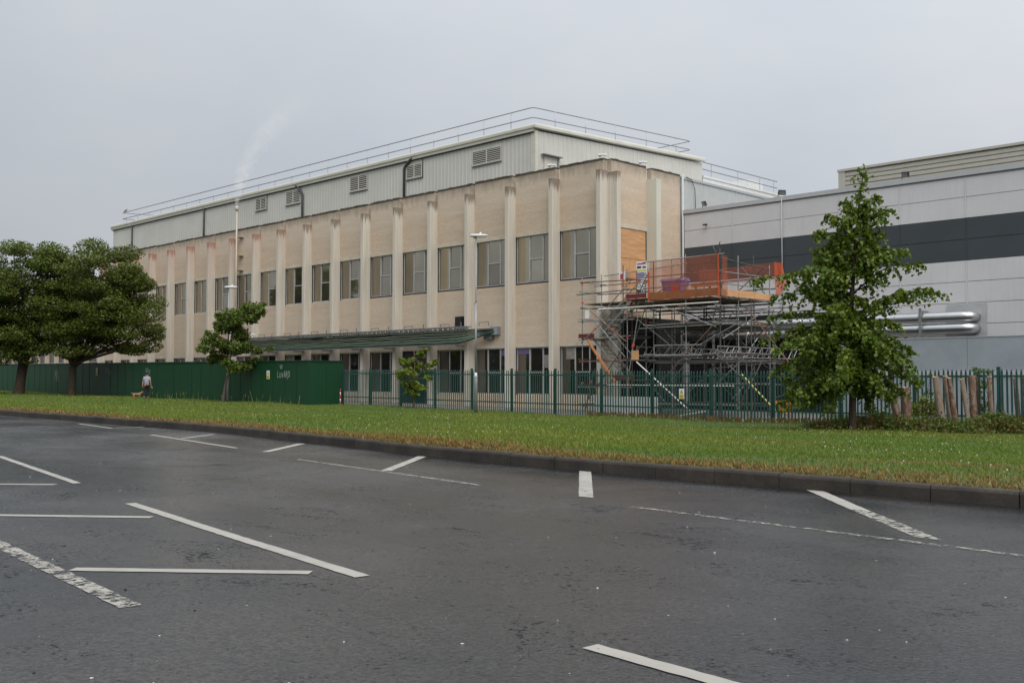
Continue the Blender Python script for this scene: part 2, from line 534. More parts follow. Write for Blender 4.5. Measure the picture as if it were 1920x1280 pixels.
M['steel'] = pm('galvanised_tube', (0.29, 0.295, 0.29), 0.42, metal=0.55, var=0.3, scale=5)
M['steel_dark'] = pm('weathered_tube', (0.095, 0.095, 0.09), 0.55, metal=0.4, var=0.4, scale=5)
M['steel_rust'] = pm('rusty_tube', (0.22, 0.12, 0.085), 0.7, metal=0.2, var=0.4, scale=5)
M['rail'] = pm('rail_tube', (0.20, 0.195, 0.20), 0.5, metal=0.4, var=0.2)
M['rail_post'] = pm('rail_post', (0.45, 0.45, 0.47), 0.5, metal=0.3, var=0.1)
M['lamp'] = pm('lamp_column', (0.27, 0.29, 0.30), 0.45, metal=0.5, var=0.15, scale=4, streak=(1, 1, 0.4))
M['lamp_head'] = pm('lamp_housing', (0.62, 0.63, 0.64), 0.4, var=0.05)
M['green'] = streaky('hoarding_green', (0.006, 0.046, 0.018), 0.5, 0.35, (0.022, 0.060, 0.036), 0.35)
M['fence'] = pm('fence_green', (0.009, 0.052, 0.041), 0.4, var=0.2, scale=3, spec=0.5)
M['door'] = pm('door_green', (0.008, 0.045, 0.043), 0.5, var=0.15)
M['black'] = pm('black_plastic', (0.012, 0.012, 0.014), 0.55, var=0.2)
M['painted_dark'] = pm('painted_deep_shade', (0.010, 0.010, 0.011), 0.9, var=0.2)  # near-black colour standing in for deep shade
M['cable_black'] = pm('black_cable', (0.010, 0.015, 0.012), 0.5, var=0.2)
M['cable_green'] = pm('green_cable', (0.018, 0.055, 0.035), 0.5, var=0.3)
M['cable_pale'] = pm('earth_cable', (0.34, 0.37, 0.22), 0.55, var=0.25, scale=1.5)
M['tray'] = pm('cable_tray', (0.22, 0.24, 0.235), 0.5, metal=0.5, var=0.2)
M['galv'] = pm('galvanised_sheet', (0.33, 0.37, 0.40), 0.38, metal=0.35, var=0.12, scale=0.8)
M['galv_low'] = pm('galvanised_plinth', (0.42, 0.43, 0.44), 0.45, metal=0.25, var=0.08)
M['duct'] = pm('polished_duct', (0.58, 0.58, 0.585), 0.3, metal=0.95, var=0.08, scale=1.5)
M['ply'] = pm('plywood', (0.52, 0.29, 0.14), 0.75, var=0.2, scale=1.4, streak=(1, 1, 6))
M['ply_dark'] = pm('weathered_board', (0.30, 0.155, 0.065), 0.85, var=0.35, scale=2.0)
M['board'] = pm('scaffold_board', (0.18, 0.13, 0.085), 0.9, var=0.35, scale=3)
M['plank'] = pm('orange_plank', (0.50, 0.20, 0.075), 0.75, var=0.2, scale=3)
M['red_board'] = pm('red_toe_board', (0.13, 0.018, 0.018), 0.6, var=0.2)
M['net'] = make_net('debris_net', (0.34, 0.082, 0.034), 0.44)
M['net_thin'] = make_net('debris_net_thin', (0.42, 0.13, 0.07), 0.24)
M['net_edge'] = make_net('net_edge', (0.52, 0.085, 0.022), 0.8)
M['red_tape'] = pm('red_coupler', (0.62, 0.07, 0.035), 0.5, var=0.2)
M['hazard'] = pm('hazard_tape', (0.62, 0.60, 0.55), 0.5, var=0.1)
M['hazard_y'] = pm('yellow_tape', (0.55, 0.50, 0.14), 0.5, var=0.1)
M['bin'] = pm('bin_plastic', (0.13, 0.13, 0.33), 0.45, var=0.12)
M['cone'] = pm('cone_plastic', (0.72, 0.22, 0.02), 0.45, var=0.1)
M['white'] = pm('white_paint', (0.72, 0.72, 0.71), 0.5, var=0.06)
M['off_white'] = pm('clad_pier', (0.56, 0.545, 0.465), 0.55, var=0.05, scale=0.7)
M['film'] = pm('lilac_film', (0.13, 0.11, 0.24), 0.3, var=0.2)
M['blind'] = pm('grey_blind', (0.24, 0.22, 0.20), 0.6, var=0.2)
M['cream'] = pm('cream_pipe', (0.47, 0.41, 0.33), 0.5, var=0.12)
M['yellow'] = pm('sign_yellow', (0.62, 0.50, 0.04), 0.5, var=0.05)
M['ink'] = pm('sign_ink', (0.02, 0.02, 0.022), 0.6, var=0.1)
M['sign_red'] = pm('sign_red', (0.55, 0.03, 0.03), 0.5, var=0.1)
M['sign_purple'] = pm('sign_purple', (0.10, 0.06, 0.20), 0.5, var=0.1)
M['spray'] = make_paint('spray_paint', 0.35, (0.40, 0.46, 0.43))
M['spray_faint'] = make_paint('spray_paint_faint', 0.62, (0.22, 0.30, 0.26))
M['skin'] = pm('skin', (0.42, 0.25, 0.18), 0.6, var=0.08, scale=8)
M['shirt'] = pm('grey_shirt', (0.30, 0.31, 0.37), 0.9, var=0.12, scale=9)
M['trousers'] = pm('dark_trousers', (0.012, 0.012, 0.016), 0.9, var=0.2)
M['fur'] = pm('tan_fur', (0.30, 0.165, 0.08), 0.95, var=0.3, scale=9)
M['fur_pale'] = pm('pale_fur', (0.52, 0.40, 0.27), 0.95, var=0.2, scale=9)
M['feather'] = pm('feather', (0.12, 0.115, 0.12), 0.9, var=0.4, scale=20)
M['yard'] = pm('yard_concrete', (0.16, 0.15, 0.135), 0.9, var=0.25, scale=0.6, fine=0.1)
M['roof'] = pm('flat_roof', (0.12, 0.12, 0.12), 0.9, var=0.2)
M['annex'] = pm('annex_render', (0.50, 0.43, 0.33), 0.9, var=0.1)
M['steam'] = make_steam()
M['stone'] = pm('stone_chip', (0.5, 0.49, 0.46), 0.8, var=0.3, scale=30)
M['stone_dark'] = pm('dark_clod', (0.012, 0.011, 0.010), 0.95, var=0.3, scale=30)

# ------------------------------------------------------------------ mesh helpers
class MB:
    def __init__(self):
        self.v = []
        self.f = []
    def box(self, x0, x1, y0, y1, z0, z1):
        n = len(self.v)
        self.v += [(x0, y0, z0), (x1, y0, z0), (x1, y1, z0), (x0, y1, z0), (x0, y0, z1), (x1, y0, z1), (x1, y1, z1), (x0, y1, z1)]
        self.f += [tuple(n + i for i in q) for q in ((0, 3, 2, 1), (4, 5, 6, 7), (0, 1, 5, 4), (1, 2, 6, 5), (2, 3, 7, 6), (3, 0, 4, 7))]
        return self
    def poly(self, pts):
        n = len(self.v)
        self.v += [tuple(p) for p in pts]
        self.f.append(tuple(range(n, n + len(pts))))
        return self
    def tube(self, pts, rad, n=8, cap=True):
        """tube through points; rad a number or a list"""
        pts = [Vector(p) for p in pts]
        base = len(self.v)
        rs = rad if isinstance(rad, (list, tuple)) else [rad] * len(pts)
        prev = None
        for i, p in enumerate(pts):
            d = (pts[min(i + 1, len(pts) - 1)] - pts[max(i - 1, 0)])
            if d.length < 1e-9:
                d = Vector((0, 0, 1))
            d.normalize()
            up = Vector((0, 0, 1)) if abs(d.z) < 0.9 else Vector((1, 0, 0))
            if prev is not None:
                a = prev - d * prev.dot(d)
                a = a.normalized() if a.length > 1e-6 else d.cross(up).normalized()
            else:
                a = d.cross(up).normalized()
            prev = a
            b = d.cross(a)
            for k in range(n):
                t = 2 * math.pi * k / n
                q = p + (a * math.cos(t) + b * math.sin(t)) * rs[i]
                self.v.append(tuple(q))
        for i in range(len(pts) - 1):
            for k in range(n):
                k2 = (k + 1) % n
                self.f.append((base + i * n + k, base + i * n + k2, base + (i + 1) * n + k2, base + (i + 1) * n + k))
        if cap:
            self.f.append(tuple(base + k for k in range(n))[::-1])
            self.f.append(tuple(base + (len(pts) - 1) * n + k for k in range(n)))
        return self
    def build(self, name, mat, parent=None, smooth=False, loc=None):
        me = bpy.data.meshes.new(name)
        me.from_pydata(self.v, [], self.f)
        me.materials.append(M[mat] if isinstance(mat, str) else mat)
        if smooth:
            for p in me.polygons:
                p.use_smooth = True
        me.update()
        o = bpy.data.objects.new(name, me)
        COL.objects.link(o)
        if parent:
            o.parent = parent
        if loc:
            o.location = loc
        return o

def tag(o, label=None, cat=None, group=None, kind=None):
    if label: o['label'] = label
    if cat: o['category'] = cat
    if group: o['group'] = group
    if kind: o['kind'] = kind
    return o

def empty(name, loc=(0, 0, 0), rz=0, label=None, cat=None, group=None, kind=None):
    o = bpy.data.objects.new(name, None)
    COL.objects.link(o)
    o.location = loc
    o.rotation_euler = (0, 0, rz)
    o.empty_display_size = 0.2
    return tag(o, label, cat, group, kind)

def dup(src, parent=None, loc=None):
    c = src.copy()
    COL.objects.link(c)
    c.parent = parent
    if loc is not None:
        c.location = loc
    return c

def dup_tree(src, parent=None, loc=None):
    c = dup(src, parent, loc)
    for ch in list(src.children):
        dup_tree(ch, c)
    return c

def bevel(o, w, seg=2):
    b = o.modifiers.new('bevel', 'BEVEL')
    b.width = w
    b.segments = seg
    b.limit_method = 'ANGLE'
    return o

def np_mesh(name, verts, nper, mat, cols=None, parent=None, smooth=False):
    """many separate n-gons: verts (k*nper,3)"""
    verts = np.asarray(verts, np.float32)
    nv = len(verts)
    nf = nv // nper
    me = bpy.data.meshes.new(name)
    me.vertices.add(nv)
    me.vertices.foreach_set('co', verts.ravel())
    me.loops.add(nv)
    me.loops.foreach_set('vertex_index', np.arange(nv, dtype=np.int32))
    me.polygons.add(nf)
    me.polygons.foreach_set('loop_start', np.arange(0, nv, nper, dtype=np.int32))
    me.polygons.foreach_set('loop_total', np.full(nf, nper, np.int32))
    if cols is not None:
        a = me.attributes.new('Col', 'FLOAT_COLOR', 'POINT')
        c = np.ones((nf, nper, 4), np.float32)
        c[:, :, :3] = np.asarray(cols, np.float32)[:, None, :]
        a.data.foreach_set('color', c.ravel())
    me.materials.append(M[mat])
    me.update(calc_edges=True)
    o = bpy.data.objects.new(name, me)
    COL.objects.link(o)
    if parent:
        o.parent = parent
    return o

# ------------------------------------------------------------------ terrain
def smooth(t):
    t = min(1, max(0, t))
    return t * t * (3 - 2 * t)
def ZR(X):                                  # road level
    return 0.35 + 0.0045 * max(0, -X - 8)
def YK(X):                                  # foot of the kerb
    return 11.1 + 1.3 * smooth((-10 - X) / 14.0)
def GZ(X):                                  # ground along the fence and hoarding
    return 0.0095 * max(0, -X - 22) if X > -130 else 0.0095 * 108
def VZ(X, Y):                               # verge
    k = YK(X) + 0.14
    t = min(1, max(0, (Y - k) / (33.0 - k)))
    s = 0.35 * t + 0.65 * smooth(t)
    z = (ZR(X) + 0.16) * (1 - s) + GZ(X) * s
    w = min(1, (Y - k) / 2.0) if Y > k else 0
    return z + w * (0.025 * math.sin(X * 0.7 + Y * 0.4) + 0.02 * math.sin(X * 0.23 - Y * 1.1))

def build_setting():
    g = MB()
    g.poly([(-2500, -2500, -0.75), (2500, -2500, -0.75), (2500, 2500, -0.75), (-2500, 2500, -0.75)])
    tag(g.build('ground', 'soil'), kind='structure')
    # yard behind the fence
    y = MB()
    xs = [-260, -130, -100, -80, -60, -45, -30, -22, 0, 40]
    for a, b in zip(xs[:-1], xs[1:]):
        y.poly([(a, 34.9, GZ(a) - 0.03), (b, 34.9, GZ(b) - 0.03), (b, 90, GZ(b) - 0.03), (a, 90, GZ(a) - 0.03)])
    tag(y.build('yard', 'yard'), kind='structure')
    # road
    r = MB()
    xs = [-260, -180, -120, -90, -70, -50] + [-40 + 1.0 * i for i in range(46)] + [12, 40]
    nx = len(xs)
    rows = []
    for j, t in enumerate((0.0, 0.35, 0.7, 1.0)):
        rows.append([(x, -45 + (YK(x) + 45) * t, ZR(x)) for x in xs])
    for row in rows:
        r.v += row
    for j in range(3):
        for i in range(nx - 1):
            r.f.append((j * nx + i, j * nx + i + 1, (j + 1) * nx + i + 1, (j + 1) * nx + i))
    road = tag(r.build('road', 'asphalt'), kind='structure')
    # verge
    v = MB()
    xs = [-260, -200, -150, -125, -110] + list(np.linspace(-100, 12, 150)) + [40]
    ts = [0, .01, .03, .06, .1, .15, .2, .26, .32, .4, .48, .56, .64, .72, .8, .88, .94, 1.0]
    nx = len(xs)
    for t in ts:
        for x in xs:
            k = YK(x) + 0.13
            yy = k + (35.3 - k) * t
            v.v.append((x, yy, VZ(x, yy) if t > 0 else ZR(x) + 0.02))
    for j in range(len(ts) - 1):
        for i in range(nx - 1):
            v.f.append((j * nx + i, j * nx + i + 1, (j + 1) * nx + i + 1, (j + 1) * nx + i))
    tag(v.build('verge', 'soil', smooth=True), kind='structure')
    # kerb stones
    kerb = empty('kerb', kind='structure')
    s = MB()
    L_, w = 0.912, 0.13
    prof = [(0, -0.14), (0, 0.135), (0.012, 0.16), (0.03, 0.173), (w, 0.175), (w, -0.14)]
    for x in (-L_ / 2, L_ / 2):
        s.v += [(x, a, b) for a, b in prof]
    n = len(prof)
    for i in range(n):
        s.f.append((i, (i + 1) % n, n + (i + 1) % n, n + i))
    s.f.append(tuple(range(n))[::-1]); s.f.append(tuple(range(n, 2 * n)))
    first = s.build('kerb_stone', 'kerb', kerb)
    x = 5.0
    i = 0
    while x > -75:
        dy = (YK(x + 0.3) - YK(x - 0.3)) / 0.6
        o = first if i == 0 else dup(first, kerb)
        o.location = (x, YK(x) + random.uniform(-.006, .006), ZR(x) + random.uniform(-.008, .006))
        o.rotation_euler = (random.uniform(-.02, .02), 0.0045 if x < -8 else 0, math.atan(dy) + random.uniform(-.004, .004))
        o.scale = (random.uniform(.985, 1.0), 1, 1)
        x -= 0.915 * math.cos(math.atan(dy))
        i += 1
    # markings
    def strip(p, q, w, mat, skew=0.0):
        p, q = Vector((*p, 0)), Vector((*q, 0))
        d = (q - p); ln = d.length; d.normalize()
        nrm = Vector((-d.y, d.x, 0))
        m = MB()
        k = max(6, int(ln / 0.09))
        for i in range(k + 1):
            c = p + d * (ln * i / k)
            for sgn in (-1, 1):
                e = c + nrm * (w / 2 * sgn) + d * (skew * sgn)
                e += nrm * random.uniform(-.0045, .0045)
                m.v.append((e.x, e.y, ZR(e.x) + 0.004))
        for i in range(k):
            m.f.append((2 * i, 2 * i + 2, 2 * i + 3, 2 * i + 1))
        return m.build('road_marking', mat, road)
    W = 0.15
    strip((-28.4, 11.75), (-25.35, 11.33), 0.094, 'paint')
    strip((-25.40, 11.43), (-25.55, 12.25), 0.101, 'paint')
    strip((-22.07, 10.75), (-16.96, 9.93), 0.094, 'paint')
    strip((-20.35, 10.62), (-21.25, 11.85), 0.117, 'paint')
    strip((-15.78, 9.81), (-17.2, 11.5), W, 'paint')
    strip((-14.04, 9.31), (-9.15, 8.72), 0.075, 'paint_worn')
    strip((-11.49, 9.10), (-13.12, 11.15), 0.155, 'paint_half')
    strip((-9.49, 11.08), (-7.44, 8.70), 0.165, 'paint_half', 0.06)
    strip((-6.56, 8.37), (-0.5, 7.92), 0.086, 'paint_faint')
    strip((-5.96, 11.1), (-4.75, 9.75), 0.165, 'paint', 0.08)
    strip((-4.75, 9.75), (-3.5, 8.4), 0.16, 'paint_worn', 0.08)
    strip((-17.9, 6.10), (-12.76, 5.27), 0.10, 'paint_half')
    strip((-13.9, 4.0), (-12.80, 5.02), 0.117, 'paint')
    strip((-10.9, 3.1), (-9.24, 4.52), 0.117, 'paint')
    strip((-10.40, 4.85), (-5.50, 4.16), 0.112, 'paint')
    strip((-7.13, 2.92), (-5.86, 4.00), 0.117, 'paint')
    strip((-12.0, 3.20), (-8.66, 2.95), 0.117, 'paint_worn')
    strip((-8.66, 2.95), (-5.72, 2.68), 0.125, 'paint_worn')
    strip((-3.28, 3.86), (0.8, 3.55), 0.109, 'paint')
    # loose chips and clods on the carriageway
    ch = MB(); cd = MB()
    for i in range(420):
        d = 4 + 14 * random.random() ** 1.3
        a = random.uniform(-0.6, 0.6)
        p = F2 * d + R2 * (math.tan(a) * d)
        if p.y > YK(p.x) - 0.1:
            continue
        dark = random.random() < 0.45
        s_ = 0.0025 + 0.008 * random.random() ** 3 * (1.0 if not dark else 1.3)
        t = cd if dark else ch
        b0 = len(t.v)
        z0 = ZR(p.x) + 0.001
        hh = s_ * random.uniform(.2, .6)
        for k in range(5):
            an = k * 1.256 + random.uniform(-.4, .4)
            t.v.append((p.x + math.cos(an) * s_, p.y + math.sin(an) * s_, z0))
        t.v.append((p.x, p.y, z0 + hh))
        for k in range(5):
            t.f.append((b0 + k, b0 + (k + 1) % 5, b0 + 5))
    tag(ch.build('stone_chips', 'stone'), 'pale stone chips scattered over the damp road', 'stones', kind='stuff')
    tag(cd.build('dirt_clods', 'stone_dark'), 'small dark clods of dirt lying on the road', 'dirt', kind='stuff')

build_setting()

# ------------------------------------------------------------------ factory building
BAY = 3.3
def FX(i):
    return -83.0 + BAY * i
YB = 40.58            # brick plane
def factory():
    root = empty('factory_building', (-58, 40, 0), label='long buff brick factory with pale concrete fins and a row of tall windows', cat='building')
    inv = Matrix.Translation((58, -40, 0))
    def part(mb, name, mat, parent=None, smooth=False):
        o = mb.build(name, mat, parent or root, smooth)
        if parent is None:
            o.location = (58, -40, 0)
        return o
    # solid core, flat roof
    part(MB().box(-93.6, -33.3, 40.78, 58.5, -0.1, 12.25), 'roof_slab', 'roof')
    # fins
    for i in range(-3, 16):
        x = FX(i)
        m = MB()
        # slightly chamfered front corners
        x0, x1, y0, y1, c = x, x + 0.30, 40.0, 40.60, 0.02
        ring = [(x0, y1), (x0, y0 + c), (x0 + c, y0), (x1 - c, y0), (x1, y0 + c), (x1, y1)]
        for z in (-0.1, 12.38):
            m.v += [(a, b, z) for a, b in ring]
        for k in range(6):
            m.f.append((k, (k + 1) % 6, 6 + (k + 1) % 6, 6 + k))
        m.f.append((6, 7, 8, 9, 10, 11))
        part(m, 'concrete_fin', 'fin')
    # bays
    for i in range(-3, 15):
        x0, x1 = FX(i) + 0.302, FX(i + 1) - 0.002
        zt = 13.0 + random.uniform(-.015, .015)
        part(MB().box(x0, x1, YB, YB + 0.30, 9.78, zt), 'brick_panel', 'brick')
        part(MB().box(x0, x1, YB, YB + 0.30, 3.64, 6.90), 'brick_panel', 'brick')
        if i != 10:
            part(MB().box(x0, x1, YB, YB + 0.30, -0.1, 0.80), 'brick_panel', 'brick')
        part(MB().box(x0, x1 , YB - 0.012, YB + 0.30, 9.575, 9.778), 'lintel', 'lintel')
        part(MB().box(x0, x1, YB - 0.012, YB + 0.30, 3.43, 3.638), 'lintel', 'lintel')
        # coping, ragged
        c = MB()
        n = 9
        for k in range(n):
            a = x0 + (x1 - x0) * k / n; b = x0 + (x1 - x0) * (k + 1) / n
            h = 0.105 + random.uniform(-.02, .02)
            c.box(a, b - 0.004, YB - 0.025, YB + 0.33, zt + 0.001, zt + h)
        part(c, 'coping', 'coping')
    # windows: one prototype per storey, copied
    def window(h, tr, glass, dark_sill):
        w = 2.99
        f = MB()
        t = 0.05
        f.box(0, w, 0, .07, 0, t).box(0, w, 0, .07, h - t, h).box(0, t, 0.002, .068, t, h - t).box(w - t, w, 0.002, .068, t, h - t)
        xa, xb = 1.0, 2.0
        for x in (xa, xb):
            f.box(x - .035, x + .035, -.02, .066, t, h - t)
        f.box(xa + .035, xb - .035, -.006, .064, h * tr - .03, h * tr + .03)
        o = f.build('window', 'frame')
        MB().box(t + .003, xa - .038, .03, .05, t + .003, h - t - .003).build('pane', glass, o)
        MB().box(xb + .038, w - t - .003, .03, .05, t + .003, h - t - .003).build('pane', glass, o)
        MB().box(xa + .038, xb - .038, .03, .05, h * tr + .033, h - t - .003).build('pane', glass, o)
        # lower centre light opens: sits a little proud in a dark rebate
        MB().box(xa + .075, xb - .045, .018, .05, t + .02, h * tr - .06).build('pane', glass, o)
        MB().box(xa + .036, xa + .072, .02, .06, t + .002, h * tr - .032).build('gasket', 'frame_dark', o)
        MB().box(-.0, w, -.06, .05, -.085, -.002).build('sill', 'frame_dark' if dark_sill else 'lintel', o)
        return o
    up_a = window(2.575, 0.50, 'glass_up', True)
    up_b = window(2.575, 0.50, 'glass_up', False)
    lo = window(2.57, 0.47, 'glass_low', False)
    used = set()
    for i in range(-3, 15):
        src = up_a if i >= 9 else up_b
        o = src if src.name not in used else dup_tree(src, root)
        used.add(src.name)
        o.parent = root
        o.location = (FX(i) + 0.305 + 58, YB + 0.10 - 40, 6.995)
        if i != 10:
            o = lo if lo.name not in used else dup_tree(lo, root)
            used.add(lo.name)
            o.parent = root
            o.location = (FX(i) + 0.305 + 58, YB + 0.10 - 40, 0.855)
    # vary panes: a tiny tilt each, so the reflections break from light to light
    for w in [c for c in root.children if c.name.startswith('window')]:
        for p in w.children:
            if p.name.startswith('pane'):
                p.rotation_euler = (random.uniform(-.010, .008), 0, random.uniform(-.012, .012))
    # lilac film and blinds stuck inside some ground floor lights
    for i, a, b, z0, z1, mt in ((13, .08, .95, 3.08, 3.36, 'film'), (13, 2.05, 2.7, 2.3, 3.0, 'blind'), (12, 2.05, 2.9, 3.0, 3.36, 'film'), (14, .35, .93, 2.75, 3.36, 'blind'), (8, 2.05, 2.9, 2.2, 3.36, 'blind'), (6, .08, .95, 2.9, 3.36, 'blind')):
        part(MB().box(FX(i) + .305 + a, FX(i) + .305 + b, YB + .112, YB + .126, z0, z1), 'window_film', mt)
    # door in the eleventh bay
    x0, x1 = FX(10) + 0.302, FX(11)
    d = part(MB().box(x0 + .08, x1 - .08, YB + .06, YB + .12, 0.05, 2.35), 'door', 'door')
    MB().box(x0 + 1.42, x0 + 1.44, YB + .045, YB + .06, 0.06, 2.34).build('door_joint', 'black', d)
    MB().box(x0 + 1.30, x0 + 1.36, YB + .02, YB + .059, 1.05, 1.25).build('door_handle', 'steel', d)
    part(MB().box(x0 + .08, x1 - .08, YB + .05, YB + .12, 2.38, 3.40), 'transom_panel', 'frame_dark')
    # end wall, facing along the drive
    XE = -33.2
    def ebox(y0, y1, z0, z1, name, mat, xo=0.0, t=0.09):
        return part(MB().box(XE - t, XE + xo, y0, y1, z0, z1), name, mat)
    part(MB().box(XE - .01, -32.62, 40.63, 40.93, -0.1, 12.30), 'concrete_fin', 'fin')
    part(MB().box(XE - .0, -33.02, 40.58, 40.625, -0.1, 12.2), 'corner_post', 'fin')
    part(MB().box(XE - .01, -32.55, 43.86, 44.28, 4.9, 12.36), 'clad_pier', 'off_white')
    part(MB().box(XE - .01, -32.6, 43.86, 44.28, -0.1, 4.89), 'shaded_pier_foot', 'painted_dark')  # lower pier coloured near-black for the shade behind the scaffold
    ebox(40.932, 43.858, 9.78, 13.0, 'brick_panel', 'brick')
    ebox(40.932, 43.858, 9.575, 9.777, 'lintel', 'lintel', 0.01)
    ebox(40.932, 43.858, 4.2, 6.30, 'brick_panel', 'brick')
    ebox(44.282, 46.93, 4.2, 13.0, 'brick_panel', 'brick')
    ebox(40.932, 46.93, -0.1, 4.198, 'brick_panel', 'brick')
    ebox(40.95, 43.84, 0.0, 4.95, 'wall_shade_sheet', 'painted_dark', 0.02)  # near-black sheets: shade under the scaffold deck put into the wall colour
    ebox(44.3, 46.9, 0.0, 4.95, 'wall_shade_sheet', 'painted_dark', 0.02)
    for a, b in ((40.90, 43.80), (44.30, 46.93)):
        c = MB()
        n = 10
        for k in range(n):
            y0 = a + (b - a) * k / n; y1 = a + (b - a) * (k + 1) / n
            c.box(XE - .33, XE + .03, y0, y1 - .004, 13.001, 13.07 + random.uniform(-.015, .025))
        part(c, 'coping', 'coping')
    # parapet returns
    part(MB().box(XE - .30, XE - .002, 40.90, 43.80, 12.2, 13.0), 'brick_panel', 'brick')
    part(MB().box(XE - .30, XE - .002, 44.30, 46.93, 12.2, 13.0), 'brick_panel', 'brick')
    # boarded-up opening
    ebox(40.96, 43.80, 8.02, 9.56, 'plywood_board', 'ply', -0.03)
    ebox(40.96, 42.40, 6.32, 8.00, 'plywood_board', 'ply', -0.035)
    ebox(42.415, 43.80, 6.32, 8.00, 'plywood_board', 'ply', -0.03)
    ebox(43.80, 43.845, 6.32, 9.56, 'window_jamb', 'frame_dark', -0.02)
    # corner downpipe where the new hall meets the brickwork
    part(MB().tube([(-33.05, 46.98, 0), (-33.05, 46.98, 13.1)], 0.06, 8), 'downpipe', 'grey_clad', smooth=True)
    # wall boxes
    part(MB().box(-42.15, -41.5, YB - .22, YB - .002, 3.95, 4.32), 'wall_vent', 'tray')
    part(MB().box(-44.55, -43.95, YB - .25, YB - .002, 4.75, 5.35), 'wall_box', 'black')
    return root
factory()

def hall():
    """metal-clad hall standing on the factory roof"""
    root = empty('clad_hall', (-68, 42.5, 12.3), label='grey metal clad hall with louvres rising behind the brick parapet', cat='building')
    def part(mb, name, mat, parent=None, smooth=False):
        o = mb.build(name, mat, parent or root, smooth)
        if parent is None:
            o.location = (68, -42.5, -12.3)
        return o
    XL, XR, YF, YR = -95.5, -40.1, 42.5, 59.3
    def ztop(y):
        return 15.98 + 0.0375 * (y - YF)
    # ribbed front
    m = MB()
    p = 0.333
    n = int((XR - XL) / p)
    prof = []
    for k in range(n):
        x = XL + k * p
        prof += [(x, 0.0), (x + .20, 0.0), (x + .225, -.020), (x + .295, -.020), (x + .32, 0.0)]
    prof.append((XR, 0.0))
    for z in (12.26, 15.98):
        m.v += [(x, YF + d, z) for x, d in prof]
    k = len(prof)
    for i in range(k - 1):
        m.f.append((i, i + 1, k + i + 1, k + i))
    part(m, 'cladding_sheet', 'clad')
    # ribbed end, top follows the roof pitch
    m = MB()
    prof = []
    p = 0.42
    n = int((YR - YF) / p)
    for k in range(n):
        y = YF + k * p
        prof += [(y, 0.0), (y + .28, 0.0), (y + .305, .035), (y + .375, .035), (y + .40, 0.0)]
    prof.append((YR, 0.0))
    m.v += [(XR + d, y, 12.26) for y, d in prof] + [(XR + d, y, ztop(y)) for y, d in prof]
    k = len(prof)
    for i in range(k - 1):
        m.f.append((i, i + 1, k + i + 1, k + i))
    part(m, 'cladding_sheet', 'clad')
    # corner flashing
    part(MB().box(XR - .30, XR + .045, YF - .05, YF + .22, 12.26, 16.0), 'corner_flashing', 'trim')
    # left end and back
    part(MB().box(XL, XL + .1, YF + .02, YR, 12.26, 15.95).box(XL, XR - .1, YR - .1, YR, 12.26, 16.5), 'rear_wall', 'clad')
    # eaves: rounded roof edge over a gutter
    def sweep(prof, path, name, mat):
        m = MB()
        for (px, py, pz), (ox, oy) in path:
            m.v += [(px + ox * d, py + oy * d, pz + h) for d, h in prof]
        k = len(prof)
        for j in range(len(path) - 1):
            for i in range(k):
                m.f.append((j * k + i, j * k + (i + 1) % k, (j + 1) * k + (i + 1) % k, (j + 1) * k + i))
        m.f.append(tuple(range(k)))
        m.f.append(tuple((len(path) - 1) * k + i for i in range(k))[::-1])
        return part(m, name, mat, smooth=False)
    edge = [(0.0, 0.10), (0.20, 0.10), (0.235, 0.13), (0.24, 0.27), (0.21, 0.34), (0.12, 0.385), (-0.3, 0.39), (-0.3, 0.10)]
    a = [((XL - .15, YF, 15.98), (0, -1)), ((XR, YF, 15.98), (0.9, -1)), ((XR, YR + .1, ztop(YR)), (1, 0))]
    sweep(edge, a, 'roof_edge', 'trim')
    gut = [(0.0, -0.06), (0.05, -0.07), (0.17, -0.07), (0.185, 0.095), (0.0, 0.095)]
    sweep(gut, [((XL - .15, YF, 15.98), (0, -1)), ((XR - .0, YF, 15.98), (0, -1))], 'gutter', 'trim')
    sweep([(0.0, -0.13), (0.14, -0.085), (0.14, -0.072), (0.0, -0.072)], [((XL - .1, YF, 15.98), (0, -1)), ((XR - .05, YF, 15.98), (0, -1))], 'gutter_bracket', 'gutter')
    m = MB()
    m.poly([(XL - .1, YF, 16.36), (XR, YF, 16.36), (XR, YR, ztop(YR) + .385), (XL - .1, YR, ztop(YR) + .385)])
    part(m, 'roof', 'trim')
    # louvres
    for x0, x1, z0, z1 in ((-45.37, -42.83, 14.65, 15.55), (-51.65, -50.09, 14.70, 15.62), (-57.81, -55.81, 14.66, 15.72), (-65.82, -63.9, 14.71, 15.73), (-70.08, -68.54, 14.78, 15.74)):
        y = YF - .06
        f = MB()
        f.box(x0, x1, y, YF - .036, z0, z0 + .06).box(x0, x1, y, YF - .036, z1 - .06, z1)
        xm = (x0 + x1) / 2
        for a, b in ((x0, x0 + .06), (x1 - .06, x1), (xm - .035, xm + .035)):
            f.box(a, b, y - .002, YF - .036, z0 + .06, z1 - .06)
        lv = part(f, 'louvre', 'trim')
        MB().box(x0 + .05, x1 - .05, YF - .040, YF - .0365, z0 + .05, z1 - .05).build('louvre_backing', 'painted_dark', lv)
        ns = 7
        h = (z1 - z0 - .12)
        for k in range(ns):
            zc = z0 + .06 + h * (k + .15) / ns
            for a, b in ((x0 + .062, xm - .037), (xm + .037, x1 - .062)):
                s = MB()
                t = h / ns
                s.v += [(a, y + .004, zc), (b, y + .004, zc), (b, y + .004, zc + t * .30), (a, y + .004, zc + t * .30), (a, y + .018, zc + t * .40), (b, y + .018, zc + t * .40)]
                s.f += [(0, 1, 2, 3), (3, 2, 5, 4), (0, 4, 5, 1)]
                s.build('slat', 'trim', lv)
        MB().box(x0 - .03, x1 + .03, YF - .09, YF - .036, z0 - .07, z0 - .045).build('louvre_sill', 'gutter', lv)
